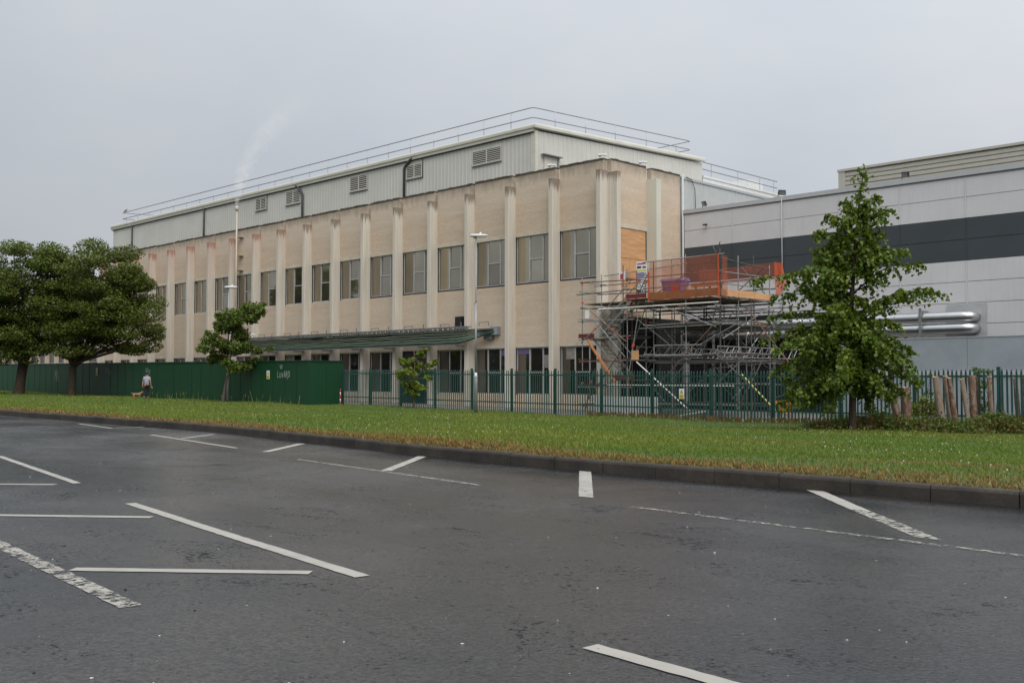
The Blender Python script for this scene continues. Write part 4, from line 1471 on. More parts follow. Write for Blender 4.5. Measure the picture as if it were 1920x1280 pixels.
# ------------------------------------------------------------------ scaffold
def unit_tube():
    m = MB().tube([(0, 0, 0), (0, 0, 1)], 1.0, 8)
    me = bpy.data.meshes.new('scaffold_tube')
    me.from_pydata(m.v, [], m.f)
    for p in me.polygons: p.use_smooth = True
    return me
def scaffold():
    root = empty('scaffold', (-28, 39, 0), label='steel tube scaffold with stair tower and orange netting at the factory corner', cat='scaffold')
    O = Vector((-28, 39, 0))
    meshes = {}
    for k in ('steel', 'steel_dark', 'steel_rust', 'hazard', 'hazard_y', 'plank'):
        me = unit_tube()
        me.materials.append(M[k])
        meshes[k] = me
    cup = MB().box(-1, 1, -1, 1, -1, 1)
    cme = {}
    for k in ('red_tape', 'steel_dark'):
        me = bpy.data.meshes.new('coupler'); me.from_pydata(cup.v, [], cup.f); me.materials.append(M[k]); cme[k] = me
    def pole(a, b, name='ledger_tube', mat=None, r=.0245):
        a, b = Vector(a), Vector(b)
        if mat is None:
            mat = random.choices(['steel', 'steel_dark', 'steel_rust'], [.48, .42, .10])[0]
        o = bpy.data.objects.new(name, meshes[mat])
        COL.objects.link(o)
        o.parent = root
        d = b - a
        q = d.to_track_quat('Z', 'Y')
        o.location = a - O
        o.rotation_mode = 'QUATERNION'; o.rotation_quaternion = q
        o.scale = (r, r, d.length)
        return o
    def coupler(p, red=False):
        o = bpy.data.objects.new('coupler', cme['red_tape' if red else 'steel_dark'])
        COL.objects.link(o); o.parent = root
        o.location = Vector(p) - O
        o.scale = (.042, .042, .05) if red else (.036, .036, .045)
        o.rotation_euler = (random.uniform(-.3, .3), random.uniform(-.3, .3), random.uniform(0, 1.5))
    def part(mb, name, mat, smooth=False):
        o = mb.build(name, mat, root, smooth); o.location = -O
        return o
    j = lambda s=.06: random.uniform(-s, s)
    # --- stair tower, four uprights and two more behind
    TX = (-31.75, -29.05); TY = (36.9, 38.3)
    for x in TX:
        for y in TY:
            top = 6.9 + random.uniform(-.5, .5)
            pole((x, y, -.1), (x + j(.02), y, top), 'upright_tube', 'steel')
            for z in (.5, 1.5, 2.55, 3.62, 4.4, 5.3, 6.2):
                coupler((x, y, z), random.random() < .38)
    pole((-30.4, 38.3, -.1), (-30.4, 38.3, 7.1), 'upright_tube', 'steel_dark')
    pole((-29.05, 37.6, 4.8), (-29.05, 37.6, 6.7), 'upright_tube', 'steel_rust')
    for z in (.45, 1.35, 2.55, 3.60, 4.45, 5.0, 5.75, 6.22):
        pole((-32.05 + j(.2), 36.9, z + j()), (-28.75 + j(.25), 36.9, z + j()), 'ledger_tube')
        pole((-32.0 + j(.2), 38.3, z + j()), (-28.6 + j(.3), 38.3, z + j()), 'ledger_tube')
        for x in TX:
            pole((x + .05, 36.6 + j(.15), z + .06), (x + .05, 38.65 + j(.2), z + .06), 'transom_tube')
    for (a, b) in (((-31.75, 36.85, .3), (-29.1, 36.85, 3.3)), ((-29.0, 36.85, 1.6), (-28.4, 36.85, 4.6)), ((-31.8, 36.85, 3.4), (-29.0, 36.85, 5.4)), ((-31.6, 38.35, 1.2), (-29.1, 38.35, 3.5)),
                   ((-29.05, 36.8, 3.4), (-31.2, 36.8, 4.9)), ((-29.1, 36.85, 2.2), (-28.1, 37.0, 4.9)), ((-31.5, 36.8, .2), (-30.9, 36.8, 2.2)), ((-30.9, 38.4, 3.6), (-29.0, 38.4, 6.6))):
        pole(a, b, 'brace_tube')
        c = Vector(a).lerp(Vector(b), random.uniform(.3, .7)); coupler(c, True)
    # stairs: two flights
    def flight(a, b, y0, y1, mat='steel'):
        for y in (y0, y1):
            p, q = Vector((a[0], y, a[1])), Vector((b[0], y, b[1]))
            d = (q - p).normalized(); nrm = Vector((-d.z, 0, d.x)) * .05
            m = MB()
            m.v += [tuple(p - nrm), tuple(q - nrm), tuple(q + nrm), tuple(p + nrm)]
            m.v += [(v[0], v[1] + .04, v[2]) for v in m.v[:4]]
            m.f += [(0, 1, 2, 3), (7, 6, 5, 4), (0, 4, 5, 1), (1, 5, 6, 2), (2, 6, 7, 3), (3, 7, 4, 0)]
            part(m, 'stair_stringer', 'steel')
            pole(p + Vector((0, 0, .95)), q + Vector((0, 0, .95)), 'hand_rail', 'steel')
        n = 9
        for k in range(n):
            t = (k + .5) / n
            x = a[0] + (b[0] - a[0]) * t; z = a[1] + (b[1] - a[1]) * t
            part(MB().box(x - .10, x + .10, y0 + .045, y1 - .005, z - .012, z + .012), 'stair_tread', 'board')
    flight((-29.35, 1.75), (-31.25, 3.58), 37.1, 37.75)
    flight((-31.2, 3.7), (-29.25, 5.35), 37.5, 38.15)
    part(MB().box(-31.85, -31.0, 36.95, 38.3, 3.56, 3.61), 'landing', 'board')
    part(MB().box(-31.95, -31.0, 36.84, 36.87, 3.63, 3.82), 'toe_board', 'red_board')
    part(MB().box(-29.95, -28.75, 36.95, 38.3, 1.62, 1.67), 'landing', 'board')
    part(MB().box(-29.95, -28.75, 36.84, 36.87, 1.67, 1.84), 'toe_board', 'red_board')
    part(MB().box(-29.2, -28.0, 36.95, 38.3, 5.28, 5.33), 'landing', 'board')
    part(MB().box(-29.1, -27.95, 36.84, 36.87, 5.34, 5.54), 'toe_board', 'red_board')
    m = MB()
    a, b = Vector((-31.35, 36.78, 3.5)), Vector((-29.7, 36.78, 1.55))
    d = (b - a).normalized(); nn = Vector((-d.z, 0, d.x)) * .05
    m.v += [tuple(a - nn), tuple(b - nn), tuple(b + nn), tuple(a + nn)]
    m.v += [(v[0], v[1] + .06, v[2]) for v in m.v[:4]]
    m.f += [(0, 1, 2, 3), (7, 6, 5, 4), (0, 4, 5, 1), (1, 5, 6, 2), (2, 6, 7, 3), (3, 7, 4, 0)]
    part(m, 'timber_plank', 'plank')
    # --- main platform
    PX = [-27.65, -25.9, -24.16]
    PY = [37.0, 38.4, 39.7, 41.0]
    for ix, x in enumerate(PX):
        for iy, y in enumerate(PY):
            if ix < 2 and 0 < iy < 3 and random.random() < .35:
                continue
            top = 5.2 if (ix == 1 and iy) else 6.95 + random.uniform(-.15, .35)
            if (ix, iy) == (2, 0): top = 7.25
            pole((x, y, -.1), (x + j(.02), y, top), 'upright_tube')
            for z in (1.45, 2.7, 4.1, 5.15):
                if random.random() < .6: coupler((x, y, z), random.random() < .15)
    for x, y in ((-22.9, 37.4), (-22.6, 40.2), (-26.8, 43.3), (-29.3, 43.4), (-31.9, 43.2), (-31.9, 40.9), (-29.3, 40.9)):
        pole((x, y, -.1), (x, y, 4.9 if x > -23 else 5.2), 'upright_tube')
    for z in (.55, 1.45, 2.45, 2.75, 4.0, 4.12, 4.75, 5.08):
        for y in PY:
            pole((-28.4 + j(.4), y + .05, z + j()), (-23.6 + j(.35), y + .05, z + j()), 'ledger_tube')
        for x in PX:
            pole((x + .05, 36.5 + j(.3), z + .05 + j(.04)), (x + .05, 41.6 + j(.4), z + .05 + j(.04)), 'transom_tube')
    for z in (2.6, 4.05, 5.05):
        for y in (41.0, 43.3):
            pole((-32.3, y, z), (-24.0, y, z), 'ledger_tube', 'steel_dark')
    pole((-30.6, 36.72, 4.93), (-24.05, 36.72, 4.93), 'ledger_tube', 'hazard', .03)
    for a, b in (((-27.6, 36.9, 1.2), (-24.2, 36.9, 4.2)), ((-27.2, 36.9, 4.95), (-24.3, 36.9, 3.9)), ((-25.8, 41.1, .4), (-24.0, 41.1, 4.8)), ((-24.1, 37.1, 3.4), (-24.1, 40.9, 4.9)), ((-24.1, 40.8, .6), (-24.1, 37.3, 2.4)),
                 ((-27.7, 38.3, 1.6), (-24.3, 38.3, 4.6)), ((-27.7, 41.0, 4.9), (-24.3, 41.0, 2.2)), ((-26, 37.0, 4.6), (-26, 40.9, 4.0)), ((-28.2, 37.0, 2.5), (-27.5, 41.0, 4.7)), ((-24.1, 39.0, 1.2), (-23.0, 39.0, 3.1)),
                 ((-22.6, 40.2, 2.2), (-24.2, 39.0, 4.9)), ((-25.0, 37.0, 2.9), (-24.3, 37.0, 4.9)), ((-30, 43.2, .5), (-26.9, 43.2, 4.5)), ((-31.8, 41, 1), (-29.4, 41, 4.6))):
        pole(a, b, 'brace_tube')
    for k in range(34):
        x = random.uniform(-28.6, -24.0); y = random.uniform(36.9, 43.0)
        z = random.uniform(.2, 3.6)
        if k % 2:
            pole((x, y, z), (x + random.choice([-1, 1]) * random.uniform(.8, 2.2), y + random.uniform(-.2, .2), z + random.uniform(.9, 1.7)), 'brace_tube', random.choice(['steel', 'steel_dark', 'steel_dark']))
        else:
            pole((x, y, z), (x + random.uniform(-.2, .2), y + random.uniform(1.2, 3.0), z + random.uniform(-.1, 1.3)), 'brace_tube', random.choice(['steel', 'steel_dark', 'steel_dark']))
    for x, y in ((-30.2, 40.9), (-28.6, 38.8), (-27.0, 40.2), (-25.0, 38.6), (-25.1, 42.5), (-28.3, 43.3)):
        pole((x, y, -.1), (x, y, 5.1), 'upright_tube', 'steel_dark')
    # props with hazard tape, behind the fence
    pole((-28.0, 36.2, 2.45), (-25.2, 36.2, .35), 'taped_prop', 'hazard', .03)
    pole((-23.4, 37.4, 1.9), (-21.75, 37.4, .35), 'taped_prop', 'hazard_y', .03)
    pole((-26.6, 36.0, -.05), (-24.2, 36.0, .35), 'taped_prop', 'hazard', .028)
    pole((-29.6, 36.1, 1.42), (-22.9, 36.1, 1.40), 'taped_rail', 'hazard', .022)
    pole((-31.2, 36.2, .62), (-28.9, 36.2, .64), 'taped_rail', 'hazard', .02)
    # ladder beams
    def ladder(a, b, h=.45, mat='steel'):
        a, b = Vector(a), Vector(b)
        pole(a, b, 'beam_chord', mat, .026); pole(a + Vector((0, 0, h)), b + Vector((0, 0, h)), 'beam_chord', mat, .026)
        n = int((b - a).length / .42)
        for k in range(n):
            p = a.lerp(b, k / n); q = a.lerp(b, (k + (.9 if k % 4 else .0)) / n)
            pole(p, q + Vector((0, 0, h)), 'beam_web', 'steel', .018)
    ladder((-28.9, 37.4, 2.72), (-28.9, 46.6, 2.72))
    ladder((-27.4, 36.7, 2.72), (-24.9, 36.7, 2.70))
    ladder((-24.16, 36.8, 2.62), (-24.16, 43.5, 2.62))
    # boards: working deck and the level below
    k = 0
    for y in np.arange(37.05, 41.0, .232):
        part(MB().box(-28.3 + j(.08), -24.05 + j(.05), y, y + .222, 5.17, 5.21), 'deck_board', 'board')
    for y in np.arange(37.1, 40.9, .245):
        part(MB().box(-28.2 + j(.1), -24.2 + j(.1), y, y + .225, 4.06, 4.095), 'deck_board', 'board')
    for y in np.arange(38.5, 43.4, .245):
        part(MB().box(-33.0, -28.32, y, y + .23, 5.36, 5.40), 'deck_board', 'board')
    part(MB().box(-27.9, -24.12, 36.9, 36.94, 5.23, 5.56), 'toe_board', 'ply_dark')
    for a, b in ((37.0, 38.3), (38.32, 39.6), (39.62, 41.0)):
        part(MB().box(-24.10, -24.06, a, b, 5.22, 5.52 + j(.03)), 'toe_board', 'ply')
    # guard rails
    for z in (5.75, 6.25, 6.95):
        pole((-28.2, 36.95, z), (-23.9, 36.95, z + .03), 'guard_rail', 'steel_rust' if z < 6.9 else 'steel')
        if z < 6.9:
            pole((-24.13, 36.8, z), (-24.13, 41.3, z), 'guard_rail', 'steel')
            pole((-28.4, 41.05, z), (-23.9, 41.05, z), 'guard_rail', 'steel_dark')
    pole((-31.9, 38.7, 6.72), (-27.0, 38.7, 6.95), 'guard_rail', 'steel')
    pole((-27.5, 37.0, 5.5), (-24.4, 37.0, 6.92), 'brace_tube', 'steel_rust')
    pole((-24.2, 37.0, 6.85), (-24.1, 40.9, 6.6), 'brace_tube', 'steel_dark')
    pole((-24.2, 40.9, 5.4), (-25.5, 40.9, 6.8), 'brace_tube', 'steel_dark')
    pole((-24.4, 40.9, 6.7), (-26.2, 40.9, 5.4), 'brace_tube', 'steel_dark')
    pole((-24.3, 36.95, 6.95), (-24.1, 36.95, 7.5), 'guard_rail', 'steel_dark')
    pole((-24.25, 36.95, 6.95), (-24.5, 36.95, 7.4), 'guard_rail', 'steel_dark')
    # netting, gently billowed sheets
    def net(p00, p10, p11, p01, name, mat, sag=.04, nrm=(0, -1, 0), nu=14, nv=6):
        p00, p10, p11, p01, nn = map(Vector, (p00, p10, p11, p01, nrm))
        m = MB()
        for v in range(nv + 1):
            for u in range(nu + 1):
                s, t = u / nu, v / nv
                p = p00.lerp(p10, s).lerp(p01.lerp(p11, s), t)
                p = p + nn * (sag * math.sin(s * 9 + t * 2) * math.sin(t * 3.1)) + Vector((0, 0, -.03 * math.sin(s * 3.14) * t))
                m.v.append(tuple(p))
        for v in range(nv):
            for u in range(nu):
                a = v * (nu + 1) + u
                m.f.append((a, a + 1, a + nu + 2, a + nu + 1))
        return part(m, name, mat, True)
    net((-27.75, 36.86, 5.15), (-24.12, 36.86, 5.18), (-24.12, 36.86, 7.02), (-27.75, 36.86, 6.95), 'debris_net', 'net')
    net((-24.0, 36.9, 5.2), (-24.0, 37.35, 5.2), (-24.0, 37.35, 6.9), (-24.0, 36.9, 6.98), 'debris_net', 'net', .02, (1, 0, 0), 4, 5)
    net((-31.6, 38.75, 5.35), (-27.8, 38.75, 5.35), (-27.8, 38.75, 6.92), (-31.6, 38.75, 6.70), 'debris_net', 'net_thin')
    net((-28.0, 41.15, 6.15), (-24.0, 41.15, 6.15), (-24.0, 41.15, 6.97), (-28.0, 41.15, 6.9), 'debris_net', 'net')
    net((-24.0, 41.15, 6.97), (-23.6, 41.2, 6.9), (-23.45, 41.2, 5.8), (-23.9, 41.15, 5.35), 'net_tail', 'net_edge', .05, (0, -1, 0), 4, 6)
    part(MB().box(-27.82, -27.76, 36.83, 36.86, 5.1, 6.5), 'net_hem', 'net_edge')
    part(MB().box(-24.15, -24.09, 36.80, 36.835, 5.1, 6.98), 'net_hem', 'net_edge')
    # a tag holder and a small board
    part(MB().box(-31.5, -31.25, 36.80, 36.82, 4.55, 4.92), 'inspection_tag', 'white')
    part(MB().box(-28.75, -28.35, 36.80, 36.83, 2.55, 2.98), 'timber_board', 'ply')
    return root
scaffold()

# things on and around the scaffold
def wheelie_bin(x, y, z):
    root = empty('blue_bin', (x, y, z), .1, label='violet blue plastic bin behind the orange net on the scaffold deck', cat='bin')
    m = MB()
    for zz, a, b in ((0, .42, .28), (.75, .52, .36)):
        m.v += [(-a, -b, zz), (a, -b, zz), (a, b, zz), (-a, b, zz)]
    m.f += [(0, 3, 2, 1), (0, 1, 5, 4), (1, 2, 6, 5), (2, 3, 7, 6), (3, 0, 4, 7)]
    bevel(m.build('bin_body', 'bin', root), .03)
    m = MB()
    m.v += [(-.56, -.40, .755), (.56, -.40, .755), (.56, .40, .755), (-.56, .40, .755), (-.5, -.36, .86), (.5, -.36, .86), (.5, .36, .92), (-.5, .36, .92)]
    m.f += [(0, 3, 2, 1), (4, 5, 6, 7), (0, 1, 5, 4), (1, 2, 6, 5), (2, 3, 7, 6), (3, 0, 4, 7)]
    m.build('lid', 'bin', root)
    MB().box(.05, .38, -.375, -.36, .22, .58).build('red_label', 'sign_red', root)
wheelie_bin(-27.0, 37.75, 5.30)
root = empty('traffic_cone', (-26.05, 37.35, 5.215), label='orange cone next to the blue bin on the scaffold deck', cat='cone')
MB().tube([(0, 0, .03), (0, 0, .45), (0, 0, .5)], [.16, .05, .035], 12).build('cone_body', 'cone', root, True)
MB().box(-.2, .2, -.2, .2, 0, .03).build('cone_base', 'cone', root)
MB().tube([(0, 0, .26), (0, 0, .36)], [.108, .084], 12, False).build('reflective_band', 'white', root, True)
root = empty('timber_barrier', (-25.1, 37.6, 5.215), -.05, label='orange brown timber barrier propped at the right of the scaffold deck', cat='barrier')
for a, b, z0, z1 in ((-.95, .75, .50, .62), (-.95, .75, .10, .34)):
    MB().box(a, b, -.02, .02, z0, z1).build('rail', 'plank', root)
for x in (-.75, .0, .6):
    MB().box(x - .04, x + .04, .021, .08, 0, .68).build('stake', 'ply_dark', root)

def notice_board():
    root = empty('site_notice', (-29.55, 38.62, 5.70), 0, label='tall white site safety notice tied to the scaffold rails', cat='notice')
    w, h = .62, 1.55
    MB().box(-w / 2, w / 2, 0, .012, 0, h).build('board', 'white', root)
    def blk(x0, x1, z0, z1, mat, name='printed_block'):
        MB().box(x0, x1, -.006, -.001, z0, z1).build(name, mat, root)
    blk(-.26, .26, 1.40, 1.46, 'sign_red')
    blk(-.26, -.02, 1.22, 1.32, 'ink'); blk(.06, .26, 1.22, 1.30, 'fence')
    blk(-.28, .28, 1.08, 1.15, 'yellow')
    for k in range(4):
        blk(-.26, .26 - .08 * (k % 2), .74 + .075 * k, .79 + .075 * k, 'sign_purple')
    blk(-.24, -.05, .58, .68, 'sign_red')
    # ring symbols
    for cx, cz in ((-.14, .40), (.14, .40), (.14, .16)):
        m = MB()
        n = 16
        for k in range(n):
            a = 2 * math.pi * k / n
            m.v += [(cx + .10 * math.cos(a), -.004, cz + .10 * math.sin(a)), (cx + .07 * math.cos(a), -.004, cz + .07 * math.sin(a))]
        for k in range(n):
            a = 2 * k; b = 2 * ((k + 1) % n)
            m.f.append((a, b, b + 1, a + 1))
        m.build('ring_symbol', 'ink', root)
    blk(-.26, -.02, .06, .24, 'ink')
notice_board()
root = empty('paper_notice', (-30.72, 38.62, 6.40), label='pale pink paper notice left of the tall white safety notice', cat='notice')
MB().box(-.18, .18, 0, .01, 0, .45).build('sheet', 'white', root)
MB().box(-.10, .10, -.005, -.001, .08, .34).build('printed_block', 'sign_red', root)

# white ribbed sheeting and orange kit lying behind the fence
root = empty('white_sheeting', (-27.9, 35.45, -.06), label='white ribbed plastic sheeting standing behind the fence under the scaffold', cat='sheeting')
for k in range(14):
    MB().box(-1.9 + k * .25, -1.9 + k * .25 + .235, 0, .03 + .012 * (k % 2), 0, .98).build('rib_sheet', 'white', root)
root = empty('orange_cabinet', (-21.35, 37.3, -.05), label='small orange cabinet on legs behind the fence right of the scaffold', cat='cabinet')
MB().box(-.28, .28, -.2, .2, .72, .86).build('top', 'cone', root)
MB().box(-.15, .2, -.15, .15, .35, .70).build('body', 'cone', root)
for x in (-.22, .22):
    MB().box(x - .02, x + .02, -.02, .02, 0, .72).build('leg', 'steel_dark', root)

# ------------------------------------------------------------------ steam
m = MB()
base = Vector((-69.07, 40.25, 14.82))
path = [(0, -.08, .16), (.05, .7, .32), (.2, 1.7, .5), (.6, 2.8, .8), (1.3, 3.6, 1.1), (2.0, 4.8, 1.35), (2.8, 6.2, 1.6), (4.2, 7.8, 1.8), (5.6, 9.2, 1.6), (6.6, 10.1, .8)]
m.tube([tuple(base + R2 * a + Vector((0, 0, b))) for a, b, r in path], [r for a, b, r in path], 14)
tag(m.build('steam', 'steam', smooth=True), 'faint white steam drifting up from the flue pipe', 'steam', kind='stuff')

# ------------------------------------------------------------------ foliage helpers
OVATE = np.array([(0, 0), (.28, .36), (.62, .34), (1, 0), (.62, -.34), (.28, -.36)], np.float32)
BLOB = np.array([(0, -.30), (.5, -.42), (1.0, -.1), (.85, .35), (.25, .40)], np.float32)
def unit(v):
    return v / np.maximum(1e-6, np.linalg.norm(v, axis=1, keepdims=True))
def leaf_mesh(name, P, size, base, mat='leaf', parent=None, shape=OVATE, up=.6, out=None, hang=.6, var=.3, yellow=.25):
    P = np.asarray(P, np.float32)
    n = len(P)
    nr = rng.normal(size=(n, 3)); nr[:, 2] += up
    if out is not None:
        nr += out
    nr = unit(nr)
    a = rng.normal(size=(n, 3)); a[:, 2] -= hang * 2
    a = unit(a - nr * (a * nr).sum(1, keepdims=True))
    b = np.cross(nr, a)
    s = (np.asarray(size) * rng.uniform(.7, 1.25, n))[:, None]
    k = len(shape)
    V = np.empty((n, k, 3), np.float32)
    for i, (u, v) in enumerate(shape):
        fold = abs(v) * .25
        V[:, i] = P + s * (a * (u - .4) + b * v + nr * fold)
    c = np.array(base, np.float32)[None] * rng.uniform(1 - var, 1 + var, (n, 1))
    yl = (rng.random((n, 1)) ** 3) * yellow
    c = c * (1 - yl) + c * np.array([1.9, 1.35, .8])[None] * yl * 1.0 + 0 * c
    return np_mesh(name, V.reshape(-1, 3), k, mat, c, parent)

def in_ball(n, shell=.45):
    d = unit(rng.normal(size=(n, 3)))
    r = (shell + (1 - shell) * rng.random((n, 1)) ** .6)
    return d * r, d

def limb(m, a, b, r0, r1, arch=.2, n=6, jit=.06, seg=6):
    a, b = Vector(a), Vector(b)
    L_ = (b - a).length
    pts, rs = [], []
    for i in range(n + 1):
        t = i / n
        p = a.lerp(b, t) + Vector((0, 0, arch * L_ * math.sin(t * math.pi)))
        if 0 < i < n:
            p += Vector((random.uniform(-1, 1), random.uniform(-1, 1), random.uniform(-.6, .6))) * jit * L_
        pts.append(p); rs.append(r0 + (r1 - r0) * t)
    m.tube(pts, rs, seg)
    return pts

# ------------------------------------------------------------------ broad trees on the left
def broad_tree(pos_, ells, trunk_r, fork, label, col, n_cl=120, leaves=190, lsize=.17, extra=(), lean=(0, 0)):
    X, Y, Z = pos_
    root = empty('broad_tree', (X, Y, Z), label=label, cat='tree', group='broad dark trees before the hoarding')
    def W(u, w, z):
        p = R2 * u + F2 * w
        return Vector((p.x, p.y, z))
    cl = []
    vols = [e[3] * e[4] * e[5] for e in ells]
    tot = sum(vols)
    for e, v in zip(ells, vols):
        k = int(n_cl * v / tot)
        for i in range(k):
            d = unit(rng.normal(size=(1, 3)))[0]
            rr = rng.uniform(.3, 1.0) ** .5
            cl.append((e[0] + d[0] * e[3] * rr, e[1] + d[1] * e[4] * rr, e[2] + d[2] * e[5] * rr, rng.uniform(.55, 1.05)))
    cl += list(extra)
    P, O_ = [], []
    for (u, w, z, r) in cl:
        n = int(leaves * r * r * 1.25)
        q, d = in_ball(n)
        c = W(u, w, z)
        q = q * np.array([r * 1.25, r * 1.25, r * .62])
        q[:, 2] -= .25 * r * (np.abs(q[:, 0]) + np.abs(q[:, 1])) / r * .4
        P.append(q + np.array(c)); O_.append(d * .5)
    P = np.concatenate(P); O_ = np.concatenate(O_)
    leaf_mesh('crown', P, lsize, col, parent=root, shape=BLOB, up=1.3, out=O_, hang=.3, var=.35, yellow=.6)
    m = MB()
    f = W(lean[0], lean[1], fork)
    m.tube([W(0, 0, -.3), W(0, 0, 0), W(lean[0] * .2, 0, .35), W(lean[0] * .5, 0, fork * .5), f], [trunk_r * 1.5, trunk_r * 1.25, trunk_r * 1.02, trunk_r * .93, trunk_r * .98], 12)
    order = sorted(range(len(cl)), key=lambda i: random.random())
    for i in order[:16]:
        u, w, z, r = cl[i]
        mid = f.lerp(W(u, w, z), .45) + Vector((0, 0, .5))
        limb(m, f - Vector((0, 0, .15)), mid, trunk_r * .5, trunk_r * .25, .04, 4, .05)
        limb(m, mid, W(u, w, z), trunk_r * .25, .03, .03, 4, .06)
    for i in order[16:70]:
        u, w, z, r = cl[i]
        j_ = order[random.randrange(16)]
        u2, w2, z2, _ = cl[j_]
        a = f.lerp(W(u2, w2, z2), random.uniform(.4, .9))
        limb(m, a, W(u, w, z), .05, .012, .05, 4, .07, 5)
    for e in extra:
        mid = f.lerp(W(*e[:3]), .5) + Vector((0, 0, .25))
        limb(m, f, mid, trunk_r * .42, .09, .05, 4, .03)
        limb(m, mid, W(*e[:3]), .09, .02, .05, 4, .05)
    m.build('trunk', 'bark', root, True)
    return root
broad_tree((-74.6, 30.3, VZ(-74.6, 30.3) + .02), [(2.4, 0, 7.6, 3.5, 3.4, 3.7), (4.0, 0, 5.6, 2.3, 2.6, 2.6), (0.2, 0, 6.6, 2.6, 3.0, 3.3)], .24, 2.1,
           'large dark green tree with a forked trunk, right one of the pair by the hoarding', (.082, .112, .019),
           extra=((5.5, .3, 3.6, .8), (4.7, -.4, 3.3, .7), (5.9, 0, 4.3, .7), (3.6, .2, 3.5, .6), (.3, -1.5, 3.2, .8), (-.9, -1, 3.6, .8), (1.4, -1.2, 3.3, .7), (-.6, .8, 3.0, .6), (2.4, .6, 3.6, .7)), lean=(.05, 0), n_cl=165, leaves=640, lsize=.125)
broad_tree((-77.9, 27.8, VZ(-77.9, 27.8) + .02), [(.6, 0, 7.4, 3.2, 3.2, 4.0), (-2.9, 0, 6.3, 3.0, 3.2, 3.3), (2.6, 0, 8.4, 2.0, 2.4, 2.8), (.3, 0, 4.2, 2.6, 2.6, 1.4), (-5.2, 0, 5.5, 2.4, 2.6, 3.0)], .36, 2.4,
           'large dark green tree with a thick leaning trunk at the left edge', (.078, .112, .019),
           extra=((1.8, -1.0, 3.2, .8), (-.8, -1, 2.5, .7), (-1.8, -.6, 2.7, .8), (-2.8, 0, 2.6, .8), (1.1, -.8, 2.5, .6), (2.6, .2, 3.6, .8), (.2, -1.4, 3.0, .8), (1.5, 1.0, 10.9, .7), (.2, 0, 10.8, .6)), lean=(.35, 0), n_cl=210, leaves=600, lsize=.125)

# ------------------------------------------------------------------ young trees
def clump_tree(name, pos_, clumps, s, px0, trunk, label, col, lsize, dens, group=None, bark='bark_pale', tr=.06, up=.8):
    """clumps: list of (u, z, r) in metres"""
    X, Y, Z = pos_
    root = empty(name, (X, Y, Z), label=label, cat='tree', group=group)
    P, O_ = [], []
    m = MB()
    tp = []
    for (u, w, z) in trunk:
        p = R2 * u + F2 * w
        tp.append(Vector((p.x, p.y, z)))
    m.tube([tp[0] - Vector((0, 0, .2))] + tp, [tr * 1.3] + [tr * (1 - .75 * i / (len(tp) - 1)) for i in range(len(tp))], 8)
    for (u, z, r) in clumps:
        w = random.uniform(-1, 1) * min(.9, r * 1.6 + .2)
        p = R2 * u + F2 * w
        c = Vector((p.x, p.y, z))
        k = max(3, int(5 * r / .5))
        for i in range(k):
            dd = unit(rng.normal(size=(1, 3)))[0] * r * .6
            cc = np.array(c) + dd * np.array([1, 1, .7])
            n = int(dens * r * r / k * 5)
            q, d = in_ball(n, .2)
            P.append(q * np.array([r * .62, r * .62, r * .42]) + cc); O_.append(d * .4)
        near = min(tp, key=lambda t: (t - c).length + max(0, t.z - c.z) * 2)
        limb(m, near, c, tr * .35, .01, .06, 5, .05, 5)
    leaf_mesh('crown', np.concatenate(P), lsize, col, parent=root, up=up, out=np.concatenate(O_), hang=.5, yellow=.5)
    m.build('trunk', bark, root, True)
    return root
k = .0325
cl = [(460, 584, 27), (436, 600, 27), (482, 590, 20), (470, 602, 18), (412, 596, 15), (440, 625, 28), (420, 615, 20), (404, 640, 23), (390, 655, 16), (425, 655, 26), (455, 655, 22), (388, 628, 10),
      (488, 660, 15), (470, 678, 18), (404, 678, 20), (507, 655, 9), (440, 688, 20), (398, 665, 12), (492, 576, 9), (458, 690, 14)]
clump_tree('young_tree', (-55.45, 31.5, VZ(-55.5, 31.5)), [((x - 418) * k, (754 - y) * k, r * k * .93) for x, y, r in cl], k, 0,
           [(0, 0, 0), (.12, 0, .9), (.35, 0, 1.9), (.42, 0, 2.7), (.38, 0, 3.6), (.75, 0, 4.6), (1.3, 0, 5.4)],
           'leaning young tree with loose lobed crown before the green hoarding', (.082, .125, .02), .15, 330, tr=.085, bark='bark_pale')
k = .028
cl = [(785, 688, 19), (770, 702, 17), (800, 706, 17), (815, 690, 11), (822, 684, 8), (762, 686, 12), (796, 670, 10), (775, 724, 15), (796, 728, 13), (760, 710, 11), (784, 742, 10), (803, 661, 6), (806, 716, 10), (768, 738, 9)]
clump_tree('young_tree', (-41.25, 34.5, VZ(-41.3, 34.5)), [((x - 783) * k, (770 - y) * k, r * k) for x, y, r in cl], k, 0,
           [(0, 0, 0), (-.02, 0, .7), (-.03, 0, 1.5), (.02, 0, 2.4), (-.05, 0, 3.3)],
           'small bright green sapling standing against the palisade fence', (.125, .175, .024), .16, 250, tr=.06)

